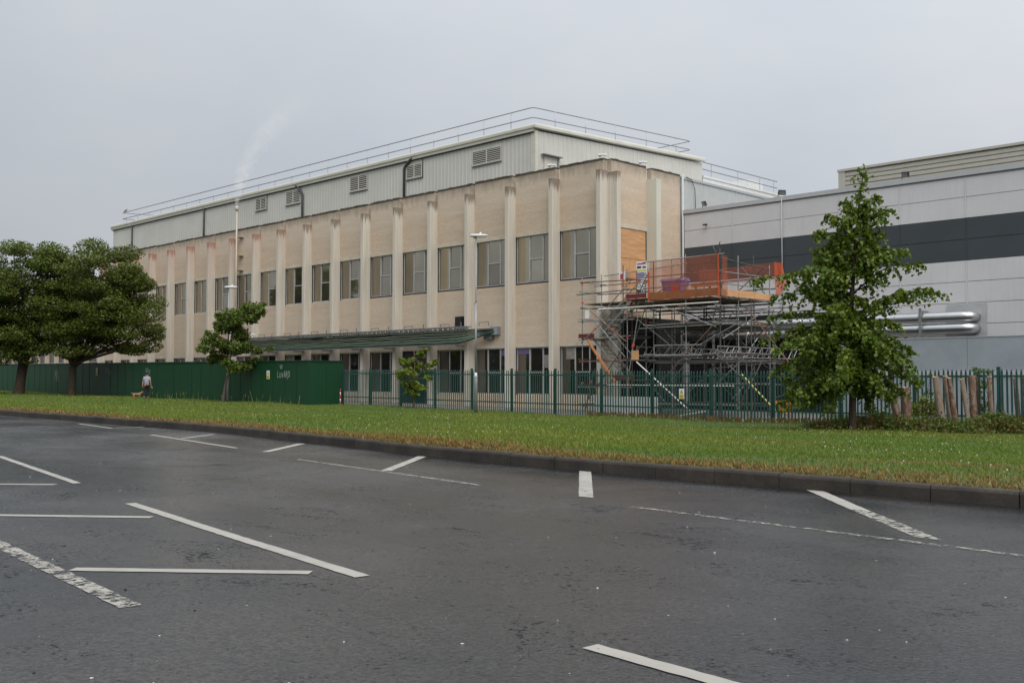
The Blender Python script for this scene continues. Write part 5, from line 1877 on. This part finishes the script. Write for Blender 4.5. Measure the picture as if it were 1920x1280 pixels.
# lime tree on the right: whorled, drooping limbs with large hanging leaves
def lime_tree():
    k = .0166
    X, Y = -14.84, 30.02
    root = empty('lime_tree', (X, Y, VZ(X, Y)), label='tall young conical tree with big hanging leaves on the right', cat='tree')
    def W(u, w, z):
        p = R2 * u + F2 * w
        return Vector((p.x, p.y, z))
    m = MB()
    lead = [(0, 0, -.2), (0, 0, 0), (.02, 0, 1.2), (-.05, 0, 2.6), (.05, .05, 4.2), (.18, 0, 5.8), (.3, 0, 7.1), (.45, 0, 8.05)]
    rad = [.15, .125, .10, .09, .07, .05, .03, .01]
    m.tube([W(*p) for p in lead], rad, 10)
    def stem(z):
        for a, b in zip(lead[:-1], lead[1:]):
            if a[2] <= z <= b[2]:
                t = (z - a[2]) / (b[2] - a[2])
                return W(a[0] + (b[0] - a[0]) * t, a[1] + (b[1] - a[1]) * t, z)
        return W(*lead[-1])
    limbs = []
    def px(x, y, z0, w=0.0):
        limbs.append((z0, (x - 1598) * k, w, (812 - y) * k))
    for a in ((1562, 408, 6.1), (1668, 398, 6.2), (1590, 380, 6.6), (1650, 372, 6.7), (1655, 440, 5.6), (1536, 440, 5.5), (1545, 470, 5.0), (1540, 488, 4.6), (1660, 470, 5.1), (1682, 478, 4.7, -.6), (1718, 500, 4.2, -.3),
              (1424, 528, 3.9, .3), (1470, 522, 4.2, -.5), (1505, 512, 4.3, -.8), (1768, 552, 3.3, .3), (1730, 548, 3.2, -.3), (1690, 560, 3.4, -.8), (1455, 600, 3.2), (1448, 640, 2.9, .4), (1450, 660, 2.6, -.5),
              (1462, 700, 2.3, .2), (1470, 760, 2.0, .3), (1500, 740, 1.9, -.6), (1550, 770, 1.7, -.5), (1706, 660, 2.6), (1708, 690, 2.3, .5), (1690, 740, 2.0, .5), (1700, 720, 2.0, -.6), (1620, 730, 1.9, -1.2), (1580, 745, 1.8, 1.0), (1655, 750, 1.8, -.3), (1475, 775, 1.7, -.2), (1530, 785, 1.6, .4), (1495, 715, 2.1, .7), (1640, 770, 1.6, .5), (1685, 700, 2.2, -.9), (1560, 700, 2.2, -1.5), (1600, 640, 3.0, -1.6), (1480, 650, 2.8, -.9), (1660, 620, 3.0, -1.2), (1540, 590, 3.6, -1.2), (1480, 690, 2.5, -.3), (1510, 665, 2.7, -.8), (1500, 630, 3.1, .2), (1520, 755, 1.8, .1), (1485, 735, 2.1, .0), (1690, 680, 2.5, -.3), (1680, 640, 2.9, .2), (1530, 620, 3.2, -.5), (1460, 560, 3.6, .1), (1510, 548, 3.9, .2)):
        px(*a)
    for i in range(36):
        z0 = 1.5 + 5.2 * random.random() ** 1.1
        rmax = np.interp(z0, [1.5, 2.5, 3.5, 4.5, 5.5, 6.5, 7.2], [1.75, 2.05, 1.85, 1.35, .95, .62, .3])
        a = random.uniform(0, 2 * math.pi)
        r = rmax * random.uniform(.35, 1.12)
        limbs.append((z0, r * math.cos(a), r * math.sin(a) * 1.05, z0 + random.uniform(-.9, .45) * (1 if z0 > 2.4 else .7)))
    P = []
    for z0, u, w, z1 in limbs:
        a = stem(z0); b = W(u, w, max(.75, z1))
        L_ = (b - a).length
        pts = limb(m, a, b, .014 + .008 * L_, .005, .13, 7, .025, 5)
        ax = (b - a); ax.z = 0
        ax = ax.normalized() if ax.length > .05 else Vector((1, 0, 0))
        sd = Vector((-ax.y, ax.x, 0))
        for i, p in enumerate(pts):
            t = i / (len(pts) - 1)
            if t < .14: continue
            for q in range(5 if L_ > 1.0 else 4):
                ln = random.uniform(.22, .55) * (1.15 - .5 * t) * min(1, .55 + L_ * .35)
                d0 = ax * random.uniform(-.1, .9) + sd * random.uniform(-1, 1) + Vector((0, 0, random.uniform(-.1, .35)))
                d0.normalize()
                base = Vector(p) + ax * random.uniform(-.12, .12)
                nl = max(5, int(ln / .031))
                for e in range(nl):
                    f_ = (e + .5) / nl
                    w_ = base + d0 * (ln * f_) + Vector((0, 0, -1.0 * ln * f_ * f_))
                    P.append(np.array([w_ + Vector((random.gauss(0, .035), random.gauss(0, .035), random.gauss(-.03, .03)))]))
    for z in np.linspace(6.6, 8.15, 12):      # leaves on the leader
        q = rng.normal(size=(17, 3)) * np.array([.13, .13, .1]) + np.array(stem(z))
        P.append(q)
    P = np.concatenate(P)
    leaf_mesh('crown', P, .128, (.086, .138, .02), parent=root, up=.85, hang=.9, var=.34, yellow=.8)
    m.build('trunk', 'bark', root, True)
lime_tree()

# belt of trees across the road: mirrored in the glazing
def belt():
    P = []
    for i in range(95):
        x = -250 + 235 * random.random()
        y = -48 - 30 * random.random()
        h = random.uniform(8, 17) if x < -70 else random.uniform(7, 11)
        for k in range(9):
            q, d = in_ball(24, .3)
            c = np.array([x + random.gauss(0, 2.2), y + random.gauss(0, 2), random.uniform(.15, 1) * h])
            P.append(q * np.array([2.2, 2.2, 1.7]) + c)
    P = np.concatenate(P)
    o = leaf_mesh('tree_belt', P, 1.15, (.035, .05, .014), shape=BLOB, up=.5, hang=.2)
    tag(o, 'belt of dark trees across the road, mirrored in the factory windows', 'trees', kind='stuff')
belt()

# ------------------------------------------------------------------ grass
def lowfreq(x, y, s, seed):
    return (np.sin(x * s + seed) + np.sin(y * s * 1.3 + seed * 2.1) + np.sin((x + y) * s * .7 + seed * .7) + np.sin((x - 1.7 * y) * s * 1.9 + seed * 3)) / 4
vYK = np.vectorize(YK); vVZ = np.vectorize(VZ)
def grass():
    N = 1900000
    x = rng.uniform(-108, 8, N); y = rng.uniform(11.2, 35.2, N)
    d = -.7028 * x + .7113 * y
    lat = .7113 * x + .7028 * y
    dist = np.hypot(x, y)
    keep = (np.abs(lat) < .62 * d + 4) & (d > 6)
    keep &= rng.random(N) < np.minimum(1, (18 / dist) ** 1.6)
    x, y, dist = x[keep], y[keep], dist[keep]
    yk = vYK(x)
    e = y - (yk + .10)
    keep = e > 0
    x, y, dist, e = x[keep], y[keep], dist[keep], e[keep]
    keep = ~((y > 33.0) & (x < -48.6))
    x, y, dist, e = x[keep], y[keep], dist[keep], e[keep]
    n = len(x)
    z = vVZ(x, y)
    edge = np.exp(-(e / (1.35 + .55 * lowfreq(x, y, .8, 1) + .2 * lowfreq(x, y, 4.0, 3))) ** 3)          # dry strip along the kerb
    patch = lowfreq(x, y, .45, 2.0)
    dry = np.clip(edge * 1.05 + np.clip(lowfreq(x, y, .9, 5) - .42, 0, 1) * .9, 0, 1)
    # a bleached streak on the right, parallel with the kerb
    dry = np.clip(dry + .75 * np.exp(-((e - 2.6 - .3 * np.sin(x)) / .35) ** 2) * np.clip((x + 8) / 3, 0, 1), 0, 1)
    isdry = rng.random(n) < dry * .95
    h = rng.uniform(.022, .058, n) * (1 + .4 * patch) + .014 * edge * rng.random(n)
    tall = rng.random(n) < .012
    h = np.where(tall, h * 2.3, h)
    w = (.004 + .00045 * dist) * rng.uniform(.7, 1.3, n)
    a = rng.uniform(0, 2 * np.pi, n)
    lean = rng.normal(0, .55, (n, 2)) * h[:, None]
    lean[:, 1] -= (e < .2) * h * rng.uniform(.3, 1.6, n)                  # hangs over the kerb
    V = np.empty((n, 3, 3), np.float32)
    V[:, 0] = np.stack([x - np.cos(a) * w, y - np.sin(a) * w, z - .01], 1)
    V[:, 1] = np.stack([x + np.cos(a) * w, y + np.sin(a) * w, z - .01], 1)
    V[:, 2] = np.stack([x + lean[:, 0], y + lean[:, 1], z + h], 1)
    g = np.stack([.142 + .035 * patch, .190 + .015 * patch, np.full(n, .040)], 1) * rng.uniform(.65, 1.3, (n, 1))
    lush = np.clip(lowfreq(x, y, .8, 9) - .25, 0, 1)[:, None]
    g = g * (1 - lush) + g * np.array([.62, .92, .75]) * lush
    s = np.array([.28, .19, .078]) * rng.uniform(.5, 1.3, (n, 1))
    dk = (rng.random(n) < .35 * edge)[:, None]
    s = np.where(dk, s * np.array([.45, .33, .3]), s)
    c = np.where(isdry[:, None], s, g)
    tag(np_mesh('grass', V.reshape(-1, 3), 3, 'grass', c), 'green mown grass of the verge with a dry straw edge', 'grass', kind='stuff')
    # white clover heads
    m = 3000
    x = rng.uniform(-60, 2, m); y = rng.uniform(12.5, 33, m)
    pk = lowfreq(x, y, .55, 4) + lowfreq(x, y, 1.7, 8) * .6 + np.clip((x + 25) / 40, -.4, .5)
    k = pk > .35
    x, y = x[k], y[k]
    z = vVZ(x, y)
    P = np.stack([x, y, z + rng.uniform(.06, .11, len(x))], 1)
    V = []
    hexa = np.array([(math.cos(t), math.sin(t)) for t in np.arange(0, 6) * math.pi / 3])
    r = rng.uniform(.007, .014, len(x))
    for i in range(6):
        V.append(P + np.stack([hexa[i, 0] * r * .71, hexa[i, 0] * r * .70, hexa[i, 1] * r], 1))
    V = np.stack(V, 1)
    V2 = []
    for i in range(6):
        V2.append(P + np.stack([hexa[i, 0] * r, hexa[i, 1] * r, 0 * r + .004], 1))
    V = np.concatenate([V, np.stack(V2, 1)])
    c = np.tile(np.array([[.62, .61, .56]]), (len(V), 1)) * rng.uniform(.75, 1.15, (len(V), 1))
    tag(np_mesh('clover_flowers', V.reshape(-1, 3), 6, 'grass', c), 'tiny white clover flowers dotted through the verge grass', 'flowers', kind='stuff')
    # taller stems and docks along the fence and hoarding
    S, C = [], []
    def stalk(x, y, h, col, seed=True):
        z = VZ(x, y)
        a = random.uniform(0, 6.28); w = .007 + .00015 * math.hypot(x, y)
        lx, ly = random.gauss(0, .22) * h, random.gauss(0, .12) * h
        S.append([(x - math.cos(a) * w, y - math.sin(a) * w, z), (x + math.cos(a) * w, y + math.sin(a) * w, z), (x + lx, y + ly, z + h)])
        C.append(col)
        if seed:
            for q in range(3):
                t = .75 + .12 * q
                px_, py_, pz_ = x + lx * t, y + ly * t, z + h * t
                S.append([(px_ - w * 2.2, py_, pz_ - .03), (px_ + w * 2.2, py_ + .01, pz_ - .02), (px_ + random.gauss(0, .02), py_, pz_ + .06)])
                C.append(col)
    for i in range(95):
        x = random.uniform(-68, -48.8)
        stalk(x, 32.9 - abs(random.gauss(0, .25)), random.uniform(.12, .5) * (1.5 if random.random() < .12 else 1), random.choice([(.20, .21, .07), (.10, .15, .03), (.30, .26, .12)]), random.random() < .5)
    for i in range(1500):
        x = random.uniform(-29.5, -9)
        y = 34.9 - abs(random.gauss(0, .33))
        stalk(x, y, random.uniform(.06, .20), random.choice([(.17, .105, .05), (.13, .075, .035), (.20, .15, .06), (.09, .13, .028)]), random.random() < .6)
    S = np.array(S, np.float32).reshape(-1, 3)
    tag(np_mesh('weed_stems', S, 3, 'grass', np.array(C)), 'brown dock stems and tall weeds along the fence foot', 'weeds', kind='stuff')
grass()

# ------------------------------------------------------------------ bramble bank, shrubs and logs on the right
def bank():
    P, Q, Gp = [], [], []
    for i in range(1700):
        lat = random.uniform(9.6, 20)
        t = (lat - 9.6) / 10.4
        dd = random.gauss(0, .6)
        pt = F2 * (32.9 + dd) + R2 * lat
        x, y = pt.x, pt.y
        if y > 34.9: continue
        h = (.40 + .12 * math.sin(lat * 1.7) + .10 * math.sin(lat * 3.3 + 1)) * max(.12, 1 - (dd / 1.35) ** 2) * min(1, .3 + t * 3.2)
        q = rng.normal(size=(15, 3)) * np.array([.14, .14, .08])
        c = np.array([x, y, VZ(x, y) + h * random.uniform(.25, 1.0)])
        front = dd < -.35
        (Q if (random.random() < (.62 if front else .22)) else P if random.random() < .55 else Gp).append(q + c)
    root = empty('bramble_bank', (-12, 33.2, 0), label='low tangled bank of bramble and dock below the cut logs', cat='undergrowth')
    off = (12, -33.2, 0)
    for arr, nm, col, s in ((P, 'bramble_leaves', (.055, .085, .016), .085), (Q, 'dock_leaves', (.125, .085, .026), .075), (Gp, 'nettle_leaves', (.075, .13, .022), .08)):
        o = leaf_mesh(nm, np.concatenate(arr), s, col, parent=root, up=.7, hang=.3, var=.45, yellow=.4)
        o.location = off
        o['kind'] = 'stuff'
    # grass blades standing through the bank
    n = 9000
    lt = rng.uniform(10.2, 20, n); dp = 33.1 + rng.normal(0, .45, n)
    x = -.7028 * dp + .7113 * lt; y = .7113 * dp + .7028 * lt
    z = vVZ(x, y)
    h = rng.uniform(.22, .62, n)
    a = rng.uniform(0, 6.28, n); w = .008
    V = np.empty((n, 3, 3), np.float32)
    V[:, 0] = np.stack([x - np.cos(a) * w, y - np.sin(a) * w, z], 1)
    V[:, 1] = np.stack([x + np.cos(a) * w, y + np.sin(a) * w, z], 1)
    V[:, 2] = np.stack([x + rng.normal(0, .12, n), y + rng.normal(0, .12, n), z + h], 1)
    c = np.array([.075, .125, .024])[None] * rng.uniform(.6, 1.5, (n, 1))
    o = np_mesh('long_grass', V.reshape(-1, 3), 3, 'grass', c, root); o.location = off; o['kind'] = 'stuff'
bank()

def shrub(x, y, clumps, label, col, n, s):
    root = empty('shrub', (x, y, VZ(x, y)), label=label, cat='shrub')
    P = []
    m = MB()
    for u, z, r in clumps:
        q, d = in_ball(int(n * r * r * 6), .2)
        p = R2 * u
        P.append(q * np.array([r, r, r * .8]) + np.array([p.x, p.y, z]))
        limb(m, (0, 0, 0), (p.x, p.y, z), .014, .005, .1, 4, .05, 5)
    leaf_mesh('foliage', np.concatenate(P), s, col, parent=root, up=.7, hang=.5, yellow=.5)
    m.build('stems', 'bark_pale', root)
def at(px, depth):
    return F2 * depth + R2 * ((px - 960) / 1920 * depth)
p = at(1728, 34.6); shrub(p.x, p.y, [(0, .75, .38), (.3, .62, .34), (-.3, .6, .34), (.05, 1.0, .22), (.45, .9, .2)], 'yellow green shrub between the wide stump and the first leaning log', (.135, .165, .022), 260, .085)
p = at(1838, 34.7); shrub(p.x, p.y, [(0, 1.9, .24), (.12, 1.5, .26), (-.1, 1.1, .25), (.1, .75, .26), (-.2, 2.0, .14), (.3, 1.95, .14), (0, .4, .25)], 'slender climber rising above the fence spikes behind the logs', (.075, .12, .02), 240, .09)
p = at(1736, 35.4); shrub(p.x, p.y, [(-.2, 1.5, .2), (.15, 1.75, .16), (.1, 1.2, .2)], 'thin green shoot poking up behind the fence near the stump', (.10, .15, .022), 190, .085)

def log(px0, px1, ytop, wpx, depth, label, cut=True, forked=False):
    a = at(px0 + (px0 - px1) * .35, depth); b = at(px1, depth + .08)
    za = VZ(a.x, a.y) - .15
    zt = 1.65 - (ytop - 712) * depth / 1920
    r = wpx * .44 / 1920 * depth
    root = empty('cut_log', (a.x, a.y, za), label=label, cat='log', group='upright cut logs by the fence')
    m = MB()
    n = 12
    L_ = 7
    ph = random.uniform(0, 6)
    dv = Vector((b.x - a.x, b.y - a.y, zt - za))
    for i in range(L_ + 1):
        t = i / L_
        c = dv * t
        rr = r * (1.12 - .16 * t) * (1 + .05 * math.sin(ph + t * 9))
        for k in range(n):
            th = 2 * math.pi * k / n
            q = rr * (1 + .10 * math.sin(3 * th + ph) + .05 * math.sin(5 * th + t * 5))
            m.v.append((c.x + math.cos(th) * q, c.y + math.sin(th) * q, c.z + (random.uniform(-.03, .03) if i == L_ else 0)))
    for i in range(L_):
        for k in range(n):
            k2 = (k + 1) % n
            m.f.append((i * n + k, i * n + k2, (i + 1) * n + k2, (i + 1) * n + k))
    m.build('log_shaft', 'log', root, True)
    c = MB()
    top = [m.v[L_ * n + k] for k in range(n)]
    cen = Vector(dv) + Vector((0, 0, .01))
    c.v += [tuple(cen)] + [(x, y, z + .002) for x, y, z in top]
    for k in range(n):
        c.f.append((0, 1 + k, 1 + (k + 1) % n))
    c.build('cut_face', 'log_end', root)
    for k in range(3):                      # branch stubs and knots
        t = random.uniform(.25, .9); th = random.uniform(0, 6.28)
        q = dv * t + Vector((math.cos(th), math.sin(th), 0)) * r * .9
        e = q + Vector((math.cos(th), math.sin(th), .3)) * r * .35
        MB().tube([q, e], [r * .22, r * .16], 6).build('branch_stub', 'bark', root)
log(1684, 1672, 735, 17, 33.6, 'pale half of the broad dead stump at the left of the logs')
log(1699, 1698, 726, 17, 33.7, 'reddish half of the broad dead stump at the left of the logs')
log(1764, 1754, 706, 15, 33.6, 'thick pale log leaning left, third from the stump end')
log(1779, 1772, 705, 9, 33.9, 'dark slim log tucked behind two pale leaning logs')
log(1790, 1779, 708, 11, 33.5, 'pale knotted log leaning left beside the thick one')
log(1814, 1803, 710, 10, 33.7, 'grey leaning log left of the thick red log')
log(1825, 1822, 705, 15, 33.9, 'thick upright reddish log in the middle of the row')
log(1834, 1832, 706, 9, 34.1, 'narrow red brown log touching the thick reddish one')
log(1858, 1855, 706, 10, 33.5, 'straight pale knotted log right of the climber')
log(1869, 1876, 717, 9, 33.7, 'short reddish log leaning right against the pale one')
log(1908, 1903, 709, 9, 33.6, 'dark bark log near the right edge of the row')
log(1922, 1919, 704, 11, 33.4, 'log at the far right edge of the picture')

# ------------------------------------------------------------------ person, dog, bird
def skin_mesh(name, verts, edges, radii, mat, parent, root_i=0, sub=2):
    me = bpy.data.meshes.new(name)
    me.from_pydata(verts, edges, [])
    me.materials.append(M[mat])
    o = bpy.data.objects.new(name, me)
    COL.objects.link(o)
    o.parent = parent
    s = o.modifiers.new('skin', 'SKIN')
    s.use_smooth_shade = True
    for i, r in enumerate(radii):
        d = me.skin_vertices[0].data[i]
        d.radius = r if isinstance(r, tuple) else (r, r)
        d.use_root = (i == root_i)
    u = o.modifiers.new('sub', 'SUBSURF')
    u.levels = sub; u.render_levels = sub
    return o
def person():
    p = at(276, 68.0)
    root = empty('person', (p.x, p.y, VZ(p.x, p.y) - .02), math.radians(44.65), label='person in grey t-shirt, dark trousers and cap walking along the hoarding', cat='person')
    # local +Y is the walking direction, away from the road
    V = [(0, 0, .95), (0, .0, 1.15), (0, .01, 1.36), (0, .01, 1.48), (0, .02, 1.58), (0, .03, 1.70),
         (.17, .0, 1.42), (.24, -.03, 1.16), (.26, .05, .93), (.265, .08, .86),
         (-.17, .0, 1.42), (-.25, .02, 1.16), (-.27, .0, .92), (-.275, .02, .85),
         (.09, 0, .90), (.10, .10, .50), (.10, .02, .09), (.10, .16, .05),
         (-.09, 0, .90), (-.10, -.02, .50), (-.10, -.20, .10), (-.10, -.08, .04)]
    E = [(0, 1), (1, 2), (2, 3), (3, 4), (4, 5), (2, 6), (6, 7), (7, 8), (8, 9), (2, 10), (10, 11), (11, 12), (12, 13), (0, 14), (14, 15), (15, 16), (16, 17), (0, 18), (18, 19), (19, 20), (20, 21)]
    Rr = [(.15, .10), (.14, .10), (.15, .10), .055, .085, .075, .055, .045, .034, .032, .055, .045, .034, .032, .085, .06, .045, .04, .085, .06, .045, .04]
    skin_mesh('body', V, E, Rr, 'skin', root)
    for sx, bx, by, bz in ((1, .265, .08, .86), (-1, -.275, .02, .85)):
        for k in range(4):
            MB().tube([(bx + (k - 1.5) * .006, by - .03 + .02 * k, bz - .02), (bx, by - .03 + .021 * k, bz - .075), (bx - sx * .012, by - .03 + .021 * k, bz - .115 + .008 * abs(k - 1.5))], [.010, .009, .007], 6).build('finger', 'skin', root, True)
        MB().tube([(bx - sx * .01, by + .035, bz), (bx - sx * .02, by + .06, bz - .04), (bx - sx * .022, by + .06, bz - .075)], [.011, .010, .008], 6).build('thumb', 'skin', root, True)
    # shirt
    V = [(0, 0, .93), (0, 0, 1.12), (0, .0, 1.34), (0, .01, 1.45), (.17, 0, 1.42), (.225, -.02, 1.22), (-.17, 0, 1.42), (-.23, .01, 1.22)]
    E = [(0, 1), (1, 2), (2, 3), (2, 4), (4, 5), (2, 6), (6, 7)]
    skin_mesh('shirt', V, E, [(.185, .13), (.175, .125), (.185, .125), .08, .085, .075, .085, .075], 'shirt', root)
    V = [(0, 0, .98), (0, 0, .90), (.09, 0, .84), (.10, .10, .50), (.10, .02, .13), (-.09, 0, .84), (-.10, -.02, .50), (-.10, -.19, .13)]
    E = [(0, 1), (1, 2), (2, 3), (3, 4), (1, 5), (5, 6), (6, 7)]
    skin_mesh('trousers', V, E, [(.165, .12), (.165, .12), .105, .08, .062, .105, .08, .062], 'trousers', root)
    m = MB().tube([(0, .03, 1.68), (0, .03, 1.73), (0, .03, 1.785), (0, .03, 1.80)], [.108, .108, .07, .02], 12)
    m.build('cap', 'black', root, True)
    MB().box(-.07, .07, .12, .22, 1.675, 1.69).build('cap_peak', 'black', root)
    MB().tube([(.0, -.052, 1.66), (0, -.06, 1.60)], [.07, .06], 10).build('hair', 'black', root, True)
    m = MB()
    for x, y in ((.10, .02), (-.10, -.20)):
        m = MB().tube([(x, y - .08, .03), (x, y + .02, .05), (x, y + .16, .035), (x, y + .20, .025)], [.04, .055, .045, .02], 8)
        m.build('shoe', 'black', root, True)
    # face, turned away
    MB().tube([(0, .105, 1.62), (0, .135, 1.60)], [.012, .015], 6).build('nose', 'skin', root)
    for s in (-1, 1):
        MB().tube([(s * .085, .03, 1.60), (s * .10, .02, 1.635)], [.02, .022], 6).build('ear', 'skin', root)
    b = MB().tube([(.30, .12, .78), (.31, .12, .74), (.32, .12, .70)], [.03, .045, .02], 8).build('dog_lead_pouch', 'galv_low', root, True)
person()
def dog():
    p = at(258, 68.3)
    root = empty('dog', (p.x, p.y, VZ(p.x, p.y) - .03), math.radians(44.65 + 25), label='small tan dog walking on the grass beside the person', cat='dog')
    # local +X is forward
    V = [(-.28, 0, .37), (-.10, 0, .38), (.10, 0, .36), (.24, 0, .40), (.34, 0, .50), (.42, 0, .54), (.52, 0, .52),
         (-.36, 0, .42), (-.46, 0, .52),
         (.20, .07, .24), (.19, .07, .12), (.21, .07, .02), (.20, -.07, .24), (.23, -.07, .12), (.25, -.07, .02),
         (-.25, .07, .27), (-.33, .07, .15), (-.30, .07, .02), (-.22, -.07, .27), (-.27, -.07, .15), (-.22, -.07, .02)]
    E = [(0, 1), (1, 2), (2, 3), (3, 4), (4, 5), (5, 6), (0, 7), (7, 8), (3, 9), (9, 10), (10, 11), (3, 12), (12, 13), (13, 14), (0, 15), (15, 16), (16, 17), (0, 18), (18, 19), (19, 20)]
    Rr = [.11, .105, .12, .12, .075, .075, .04, .035, .02, .055, .032, .028, .055, .032, .028, .065, .034, .028, .065, .034, .028]
    skin_mesh('dog_body', V, E, Rr, 'fur', root, 1)
    root.scale = (.8, .8, .8)
    for s in (-1, 1):
        MB().tube([(.40, s * .05, .60), (.39, s * .085, .56), (.41, s * .09, .50)], [.02, .035, .012], 6).build('ear', 'fur_pale', root, True)
    MB().tube([(.30, 0, .49), (.33, 0, .47)], [.088, .088], 10).build('collar', 'sign_red', root)
    MB().tube([(.55, 0, .525), (.57, 0, .525)], [.018, .012], 6).build('nose', 'black', root)
dog()
root = empty('bird', (-93.6, 42.8, 17.49), .6, label='small dark bird perched on the left end of the roof rail', cat='bird')
MB().tube([(-.20, 0, .03), (-.10, 0, .07), (.02, 0, .12), (.10, 0, .17), (.14, 0, .20)], [.015, .05, .075, .06, .03], 8).build('body', 'feather', root, True)
MB().tube([(.10, 0, .20), (.14, 0, .24), (.18, 0, .24)], [.03, .042, .02], 8).build('head', 'feather', root, True)
MB().tube([(.185, 0, .24), (.225, 0, .235)], [.012, .003], 6).build('beak', 'black', root)
for s in (-1, 1):
    m = MB()
    m.tube([(.07, s * .06, .15), (-.05, s * .065, .10), (-.22, s * .02, .02)], [.02, .03, .006], 6)
    m.build('wing', 'feather', root, True)
    MB().tube([(.01, s * .02, .08), (.01, s * .02, 0)], .006, 5).build('leg', 'black', root)
